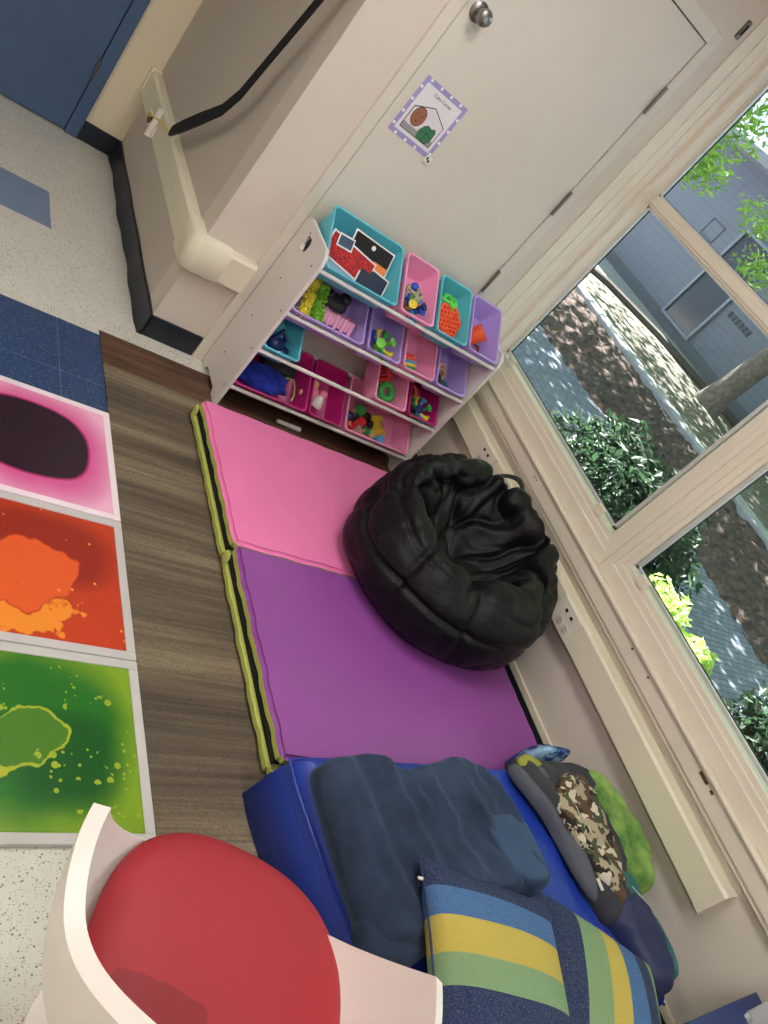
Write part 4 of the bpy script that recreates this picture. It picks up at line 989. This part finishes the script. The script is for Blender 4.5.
o = pile('camouflage_shorts', [(.31, -2.0), (.37, -1.985), (.435, -2.0), (.44, -2.09), (.425, -2.2), (.41, -2.3), (.34, -2.40), (.28, -2.33), (.245, -2.22), (.215, -2.12), (.25, -2.04)], lambda x, y: .296, .03, mat_camo(), None, edge=.4, fold=.009, fdir=(.4, 1), ff=44, seed=2)
tag(recenter(o), 'camouflage patterned shorts on top of the charcoal jacket', 'shorts')
o = pile('green_tie_dye_shirt', [(.47, -1.955), (.54, -1.95), (.595, -1.985), (.63, -2.08), (.645, -2.19), (.635, -2.30), (.58, -2.36), (.50, -2.33), (.465, -2.2), (.45, -2.05)], lambda x, y: .225 if x < .52 else .225-.0*(x-.52), .09, mat_two('green_tie_dye', (60, 112, 50), (150, 186, 96), 8, .35, .65, .9, .2), None, edge=.45, fold=.009, fdir=(.3, 1), ff=34, seed=4)
tag(recenter(o), 'green tie-dye shirt at the wall side of the clothes heap', 'shirt')
nj = thing('navy_teal_jacket', 'navy and teal jacket at the near end of the clothes heap', 'jacket', (.42, -2.48, .24))
pile('body', [(.41, -2.31), (.455, -2.325), (.505, -2.40), (.51, -2.50), (.49, -2.60), (.43, -2.64), (.37, -2.61), (.34, -2.50), (.32, -2.42)], lambda x, y: .236, .065, plain('navy_nylon', (38, 48, 88), .55, .1, 8), nj, edge=.5, fold=.008, fdir=(.5, 1), ff=40, seed=5)
pile('teal_patch', [(.40, -2.31), (.45, -2.31), (.475, -2.36), (.44, -2.40), (.38, -2.38)], lambda x, y: .292, .012, plain('teal_nylon', (34, 104, 104), .6), nj, edge=.4, fold=.003, nr=14)
pile('teal_trim', [(.48, -2.40), (.505, -2.44), (.512, -2.55), (.49, -2.61), (.475, -2.52)], lambda x, y: .262, .032, plain('teal_nylon', (34, 104, 104), .6), nj, edge=.5, fold=.002, nr=12)
obj('zipper', tube(newbm(), [(.40, -2.36, .318), (.45, -2.42, .318), (.49, -2.5, .315)], .002, 6), M_silver, nj, True)
obj('wash_tag', box(newbm(), .262, .272, -2.36, -2.325, .297, .302), M_white, cl1).matrix_parent_inverse = Matrix.Identity(4)

# ------------------------------------------------------------ chair
ch = thing('tub_chair', 'white molded tub chair with stained red seat cushion', 'chair', (-1.15, -2.485, 0), (0, 0, RD(-26.5)))
def chair_shell():
    NA, NS = 180, 26; bm = newbm(); inner = []; outer = []
    def hrim(a):   # a: degrees from forward (+y)
        a = abs(a)
        if a < 38: return .385
        if a < 84:
            t = (a-38)/46; return .385+.235*t**2.0
        if a < 110: return .62
        return .62+.13*(1-cos(min(1, (a-110)/50)*pi))/2
    for i in range(NA+1):
        a = -180+360*i/NA; h = hrim(a); ar = RD(a)
        k = min(1, max(0, (abs(a)-38)/46))
        rr = .222+.096*k**1.1
        ri = []; ro = []
        for j in range(NS+1):
            s = j/NS
            r_ = .19+(rr-.19)*s**.55; z = .365+(h-.365)*s**1.7
            ri.append((r_*sin(ar), r_*cos(ar), z))
        # outward offset for thickness
        for j in range(NS+1):
            s = j/NS; th = .030
            r_ = .17+(rr+.024*(.5+.5*k)-.17)*s**.55; z = .325+(h-.012-.325)*s**1.6
            ro.append((r_*sin(ar), r_*cos(ar), z))
        inner.append([bm.verts.new(p) for p in ri]); outer.append([bm.verts.new(p) for p in ro])
    for i in range(NA):
        for j in range(NS):
            bm.faces.new((inner[i][j], inner[i+1][j], inner[i+1][j+1], inner[i][j+1]))
            bm.faces.new((outer[i][j], outer[i][j+1], outer[i+1][j+1], outer[i+1][j]))
        bm.faces.new((inner[i][NS], inner[i+1][NS], outer[i+1][NS], outer[i][NS]))
    bmesh.ops.remove_doubles(bm, verts=bm.verts, dist=.0004)
    bmesh.ops.holes_fill(bm, edges=[e for e in bm.edges if e.is_boundary], sides=0)
    return bm
obj('shell', chair_shell(), M_white, ch, True, local=True, ang=45)
def mat_red():
    m, nt, b = nodes('red_fabric_cushion'); co = objco(nt)
    f = noise(nt, co, 5, 3); c = mix(nt, f, lin((164, 36, 48)), lin((154, 30, 41)))
    k = blobmask(nt, co, -.085, -.10, .085, .032, 2.6, 16, .06)
    c = mix(nt, mth(nt, 'MULTIPLY', k, .6), c, lin((112, 18, 28)))
    nt.links.new(c, b.inputs['Base Color']); b.inputs['Roughness'].default_value = .6
    bump(nt, b, noise(nt, co, 380, 2), .2, .002); return m
bm = newbm(); NA = 96; rings = []
for (s, z) in [(1.0, .40), (1.02, .408), (1.0, .417), (.96, .426), (.88, .433), (.75, .439), (.6, .442), (.4, .444), (.2, .445)]:
    rg_ = []
    for k in range(NA):
        a = 2*pi*k/NA; rx = .243; ry = .232
        e = 2.45; cx_, sx_ = cos(a), sin(a); rr = (abs(cx_)**e+abs(sx_)**e)**(-1/e)
        rg_.append(bm.verts.new((rx*s*rr*cx_+.026, ry*s*rr*sx_-.002, z-.012*(0 if sx_ < 0 else sx_)*s*s)))
    rings.append(rg_)
for a, b in zip(rings, rings[1:]):
    for k in range(NA): bm.faces.new((a[k], a[(k+1) % NA], b[(k+1) % NA], b[k]))
bm.faces.new(rings[-1]); bm.faces.new(rings[0][::-1])
obj('seat_cushion', bm, mat_red(), ch, True, local=True, ang=None)
obj('pedestal', lathe(newbm(), [(0, 0), (.15, 0), (.15, .01), (.06, .03), (.028, .05), (.026, .28), (.06, .325), (.17, .33), (0, .335)], 40), M_white, ch, True, local=True)

# ------------------------------------------------------------ low blue table
tb = thing('low_table', 'low navy blue table at the wall beside the pillows', 'table', (.45, -3.0, 0))
obj('tabletop', B(.21, .68, -3.3, -2.715, .375, .40, .004), plain('navy_laminate', (34, 56, 112), .35, .04, 10), tb)
for (a, b_) in ((.27, -2.74), (.655, -2.74), (.27, -3.26), (.655, -3.26)):
    obj('leg', tube(newbm(), [(a, b_, 0), (a, b_, .375)], .016, 12), M_hinge, tb, True)
tb.rotation_euler.z = RD(3.5)
def mat_clear():
    m, nt, b = nodes('clear_plastic'); b.inputs['Base Color'].default_value = (.95, .96, .97, 1); b.inputs['Roughness'].default_value = .08
    b.inputs['Alpha'].default_value = .28; return m
ct_ = thing('clear_container', 'clear plastic container standing on the navy table', 'container', (.575, -2.80, .4005))
ct_.scale = (1.35, 1.35, 1.35)
bm = lathe(newbm(), [(0, 0), (.055, 0), (.062, .006), (.07, .10), (.073, .102), (.073, .107), (.069, .106), (.060, .008), (0, .004)], 4)
bmesh.ops.bevel(bm, geom=[e for e in bm.edges if abs(e.verts[0].co.z-e.verts[1].co.z) > .05], offset=.02, segments=4, affect='EDGES')
bm.transform(Matrix.Rotation(RD(45), 4, 'Z')); obj('tub', bm, mat_clear(), ct_, True, local=True)
obj('white_cap', box(newbm(), -.03, .03, -.02, .02, .108, .122, .004), M_white, ct_, local=True)

# ------------------------------------------------------------ ceiling lights (out of view, light the room)
def em(name, col, st):
    m = bpy.data.materials.new(name); m.use_nodes = True; nt = m.node_tree; nt.nodes.clear()
    e = N(nt, 'ShaderNodeEmission'); e.inputs[0].default_value = (*col, 1); e.inputs[1].default_value = st
    o_ = nt.nodes.new('ShaderNodeOutputMaterial'); nt.links.new(e.outputs[0], o_.inputs[0]); return m
LIGHT = 14.3
M_em = em('troffer_diffuser', (1, .965, .92), LIGHT)
for i, (lx, ly, nm) in enumerate(((-.9, -1.4, 'nearest the toy rack'), (-2.9, -1.2, 'left of the toy rack'), (-.9, -3.6, 'near the camera side windows'), (-2.9, -3.6, 'at the rear left of the room'))):
    t = thing('ceiling_light', 'rectangular ceiling light panel %s' % nm, 'light', (lx, ly, 2.76))
    bm = newbm(); w_, l_ = .3, .6
    for (a, b_, c, d_) in ((-w_, w_, -l_, -l_+.03), (-w_, w_, l_-.03, l_), (-w_, -w_+.03, -l_+.03, l_-.03), (w_-.03, w_, -l_+.03, l_-.03)): box(bm, a, b_, c, d_, -.01, .039)
    obj('frame', bm, M_white, t, local=True); obj('diffuser', box(newbm(), -w_+.03, w_-.03, -l_+.03, l_-.03, 0, .01), M_em, t, local=True)

# ------------------------------------------------------------ courtyard
def leaves(bm, pts, size, up=.5):
    for p in pts:
        n = Vector(rng.normal(size=3)); n.z = abs(n.z)+up; n.normalize(); a = n.orthogonal().normalized(); a.rotate(Matrix.Rotation(random.uniform(0, 6.28), 3, n)); b = n.cross(a)
        s = size*random.uniform(.6, 1.3); p = Vector(p)
        vs = [bm.verts.new(p+a*s*u+b*s*v+n*s*w) for u, v, w in ((-1, 0, 0), (-.2, .42, .1), (1, 0, -.1), (-.2, -.42, .1))]
        bm.faces.new(vs)
def cloud(c, r, n, shell=.55):
    d_ = rng.normal(size=(n, 3)); d_ /= np.linalg.norm(d_, axis=1)[:, None]; q = shell+(1-shell)*rng.random(n)**.6
    lump = 1+.18*np.sin(d_[:, 0]*6+c[0])*np.sin(d_[:, 1]*5+c[1])
    return d_*np.array(r)*(q*lump)[:, None]+np.array(c)
struct('trim_7', B(.852, 60, -40, 60, -1.2, -.5), plain('courtyard_soil', (84, 78, 70), .95), 'bare ground under the courtyard').name = 'ground'
o = obj('paver_path', B(.86, 4.6, -14, 22, -.5, -.1), mat_pavers()); tag(o, 'blue-grey paver path outside the windows', 'path', kind='structure')
def bank():
    bm = newbm(); nx, ny = 26, 220; g = {}
    for i in range(nx+1):
        for j in range(ny+1):
            x = 4.25+1.5*i/nx; y = -6+16*j/ny
            z = -.13+.24*(i/nx)**.8+.05*sin(pi*i/nx)+.022*random.uniform(-1, 1)
            x += .10*sin(y*1.3)*(1-i/nx)
            g[i, j] = bm.verts.new((x, y, z))
    for i in range(nx):
        for j in range(ny): bm.faces.new((g[i, j], g[i+1, j], g[i+1, j+1], g[i, j+1]))
    return bm
o = obj('mulch_bank', bank(), mat_two('brown_mulch', (44, 34, 33), (104, 86, 80), 14, .35, .7, 1, .9, 8, .05), None, True); tag(o, 'brown mulch bank between paver path and curb', 'mulch', kind='stuff')
M_conc = mat_two('pale_concrete', (130, 132, 138), (160, 160, 164), 6, .3, .7, .9, .2)
o = obj('concrete_curb', B(5.70, 5.95, -6, 12, -.3, .17, .02), M_conc); tag(o, 'concrete curb along the top of the mulch bank', 'curb', kind='structure')
# leaf-littered island with rounded far end
isl = [(5.92, -6), (8.6, -6), (8.75, 2), (8.7, 4.2), (8.3, 5.6), (7.6, 6.5), (6.9, 6.7), (6.3, 6.2), (6.0, 5.2), (5.92, 4)]
bm = newbm(); prism(bm, isl, -.3, .11, axis=2); o = obj('leaf_litter_bed', bm, mat_two('leaf_litter', (58, 56, 50), (128, 124, 112), 22, .35, .65, 1, .8, 8, .04)); tag(o, 'leaf-littered planting bed with rounded end', 'bed', kind='structure')
bm = newbm(); pts = [(8.62, -6, .14), (8.76, 2, .14), (8.7, 4.2, .14), (8.3, 5.65, .14), (7.6, 6.55, .14), (6.9, 6.75, .14), (6.25, 6.25, .14)]
tube(bm, pts, .07, 8); o = obj('bed_edging', bm, plain('dark_edging', (66, 60, 58), .9), None, True); tag(o, 'dark curved edging around the leaf-littered bed', 'edging')
o = obj('walkway', B(5.92, 9.5, -10, 30, -.3, .09), M_conc); tag(o, 'concrete walkway in front of the grey building', 'walkway', kind='structure')
bd = thing('grey_building', 'grey single-storey building with tall dark windows across the courtyard', 'building', (9.8, 3, .09))
bm = newbm(); box(bm, 9.5, 13, -12, 30, .09, 2.75); obj('wall', bm, mat_siding(), bd)
obj('plinth', B(9.47, 9.499, -12, 30, .09, .27), plain('plinth_grey', (88, 92, 98), .9), bd)
obj('roof', B(8.9, 13.4, -12.4, 30.4, 2.75, 2.9), plain('roof_grey', (128, 130, 136), .8), bd)
M_wfr = plain('pale_window_frame', (120, 126, 138), .5); M_dgl = plain('dark_window_glass', (40, 46, 52), .12, .2, 2)
for (y0_, y1_, z0_, z1_) in ((6.2, 6.95, .3, 1.97), (3.4, 4.15, .3, 1.97), (.6, 1.35, .3, 1.97)):
    bm = newbm(); f_ = .05
    for (a, b_, c, d_) in ((y0_-f_, y1_+f_, z0_-f_, z0_), (y0_-f_, y1_+f_, z1_, z1_+f_), (y0_-f_, y0_, z0_, z1_), (y1_, y1_+f_, z0_, z1_), (y0_, y1_, 1.22, 1.27)): box(bm, 9.44, 9.5, a, b_, c, d_)
    wf = obj('window', bm, M_wfr, bd); obj('glass', B(9.475, 9.497, y0_, y1_, z0_, z1_), M_dgl, wf)
for (yc, zc) in ((8.35, 1.25), (5.75, .95)):
    bm = newbm()
    for k in range(6): box(bm, 9.485, 9.498, yc-.3+.1*k, yc-.24+.1*k, zc, zc+.1)
    obj('vent', bm, plain('vent_dark', (62, 66, 74), .8), bd)
bm = newbm(); 
for (a, b_, c, d_) in ((7.35, 7.7, 1.5, 1.51), (7.35, 7.7, 1.79, 1.8), (7.35, 7.36, 1.5, 1.8), (7.69, 7.7, 1.5, 1.8)): box(bm, 9.488, 9.498, a, b_, c, d_)
obj('access_panel', bm, plain('vent_dark', (62, 66, 74), .8), bd)
# courtyard tree
tr = thing('courtyard_tree', 'leafy tree with leaning trunk growing from the littered bed', 'tree', (8.0, 4.2, .11))
bm = newbm(); tube(bm, [(8.0, 3.95, .1), (8.02, 3.95, .4), (8.1, 3.92, 1.2), (8.2, 3.88, 2.2), (8.2, 3.8, 3.4), (8.1, 3.8, 4.6)], [.23, .175, .16, .15, .14, .1], 16)
obj('trunk', bm, mat_two('rough_bark', (84, 76, 70), (128, 120, 112), 18, .3, .7, .95, .8), tr, True)
for e_ in ((5.4, 3.2, 3.6), (6.0, 6.2, 3.9), (9.2, 1.8, 4.0), (5.0, 1.2, 3.8), (3.4, 3.1, 3.0), (10, 6, 4.4)):
    obj('branch', tube(newbm(), [(8.15, 3.85, 3.0), ((8.15+e_[0])/2, (3.85+e_[1])/2, 3.2+(e_[2]-3)*.7), e_], [.09, .055, .02], 8), mat_two('rough_bark', (84, 76, 70), (128, 120, 112), 18, .3, .7, .95, .8) if False else MATS.setdefault('bark2', plain('bark_brown', (96, 86, 78), .95)), tr, True)
M_leafhi = mat_leaf('sunlit_leaf', (96, 150, 50), (170, 206, 96))
bm = newbm()
for c, r_, n in (((6.3, 3.3, 4.6), (3.6, 4.2, .9), 6000), ((4.2, 1.5, 4.2), (2.4, 3.4, .6), 2600), ((8.5, 3.8, 5.2), (3, 5, 1), 3500), ((4, 6, 4.6), (2.4, 3, .7), 2000), ((4.5, -2.6, 4.3), (2.6, 2.6, .6), 2000)):
    leaves(bm, cloud(c, r_, int(n*1.5), .15), .11)
obj('canopy', bm, M_leafhi, tr)
bm = newbm()
for c, r_, n in (((3.25, 2.75, 2.35), (.45, .55, .32), 620), ((3.15, 2.35, 1.95), (.2, .3, .2), 170), ((3.6, 3.3, 2.9), (.6, .7, .4), 600), ((5.4, 3.4, 2.05), (.4, .35, .2), 160), ((5.3, 2.9, 1.7), (.3, .3, .25), 140), ((4.1, 2.6, 3.2), (.8, .8, .4), 500)):
    leaves(bm, cloud(c, r_, int(n*1.6), .1), .042)
obj('hanging_leaves', bm, M_leafhi, tr)
def bush(c, r_, n, m, lab, size=.034, name='leafy_bush'):
    t = thing(name, lab, 'bush', (c[0], c[1], -.1))
    bm = newbm(); leaves(bm, cloud(c, r_, int(n*2.1), .45), size); obj('foliage', bm, m, t)
    bm = newbm()
    for k in range(9):
        a = k*.7; tube(bm, [(c[0]+.04*cos(a), c[1]+.04*sin(a), -.1), (c[0]+.5*r_[0]*cos(a), c[1]+.5*r_[1]*sin(a), c[2]), (c[0]+.8*r_[0]*cos(a), c[1]+.8*r_[1]*sin(a), c[2]+.5*r_[2])], [.012, .008, .004], 5)
    obj('stem', bm, MATS['bark2'], t); return t
M_bush = mat_leaf('dark_bush_leaf', (28, 50, 36), (66, 94, 66)); M_bushl = mat_leaf('pale_bush_leaf', (150, 190, 90), (206, 230, 140))
bush((1.75, -.40, .36), (.42, .66, .43), 3600, M_bush, 'dark green bush seen through both windows either side of the mullion')
bush((1.55, -1.13, .34), (.17, .19, .19), 800, M_bushl, 'pale yellow-green shrub outside the second window', .026)
bush((1.55, -1.42, .33), (.14, .13, .17), 420, M_bushl, 'smaller pale yellow-green shrub beside the larger pale one', .035)
bush((1.70, -2.02, .38), (.32, .40, .40), 1700, M_bush, 'dark green bush nearest the camera outside the second window')
struct('roof_eave', B(.851, 1.75, FY0, 1.8, 2.55, 2.7), M_cream, 'unseen eave slab added over the windows to keep sun out')  # slab added out of view to keep direct sun out of the room

# ------------------------------------------------------------ light and render look
sun = bpy.data.lights.new('sun', 'SUN'); sun.energy = 42; sun.angle = RD(.6); sun.color = (1, .96, .88)
so = bpy.data.objects.new('sun', sun); COL.objects.link(so); so.rotation_euler = Vector((-.22, -.55, -1)).to_track_quat('-Z', 'Y').to_euler()
w = bpy.data.worlds.new('world'); bpy.context.scene.world = w; w.use_nodes = True; nt = w.node_tree
bg = nt.nodes['Background']; bg.inputs[0].default_value = (.68, .80, 1.0, 1); bg.inputs[1].default_value = 2.2
vs = bpy.context.scene.view_settings
bpy.context.scene.display_settings.display_device = 'sRGB'
vs.view_transform = 'Standard'; vs.look = 'None'; vs.gamma = 1; vs.use_curve_mapping = False; vs.exposure = 0
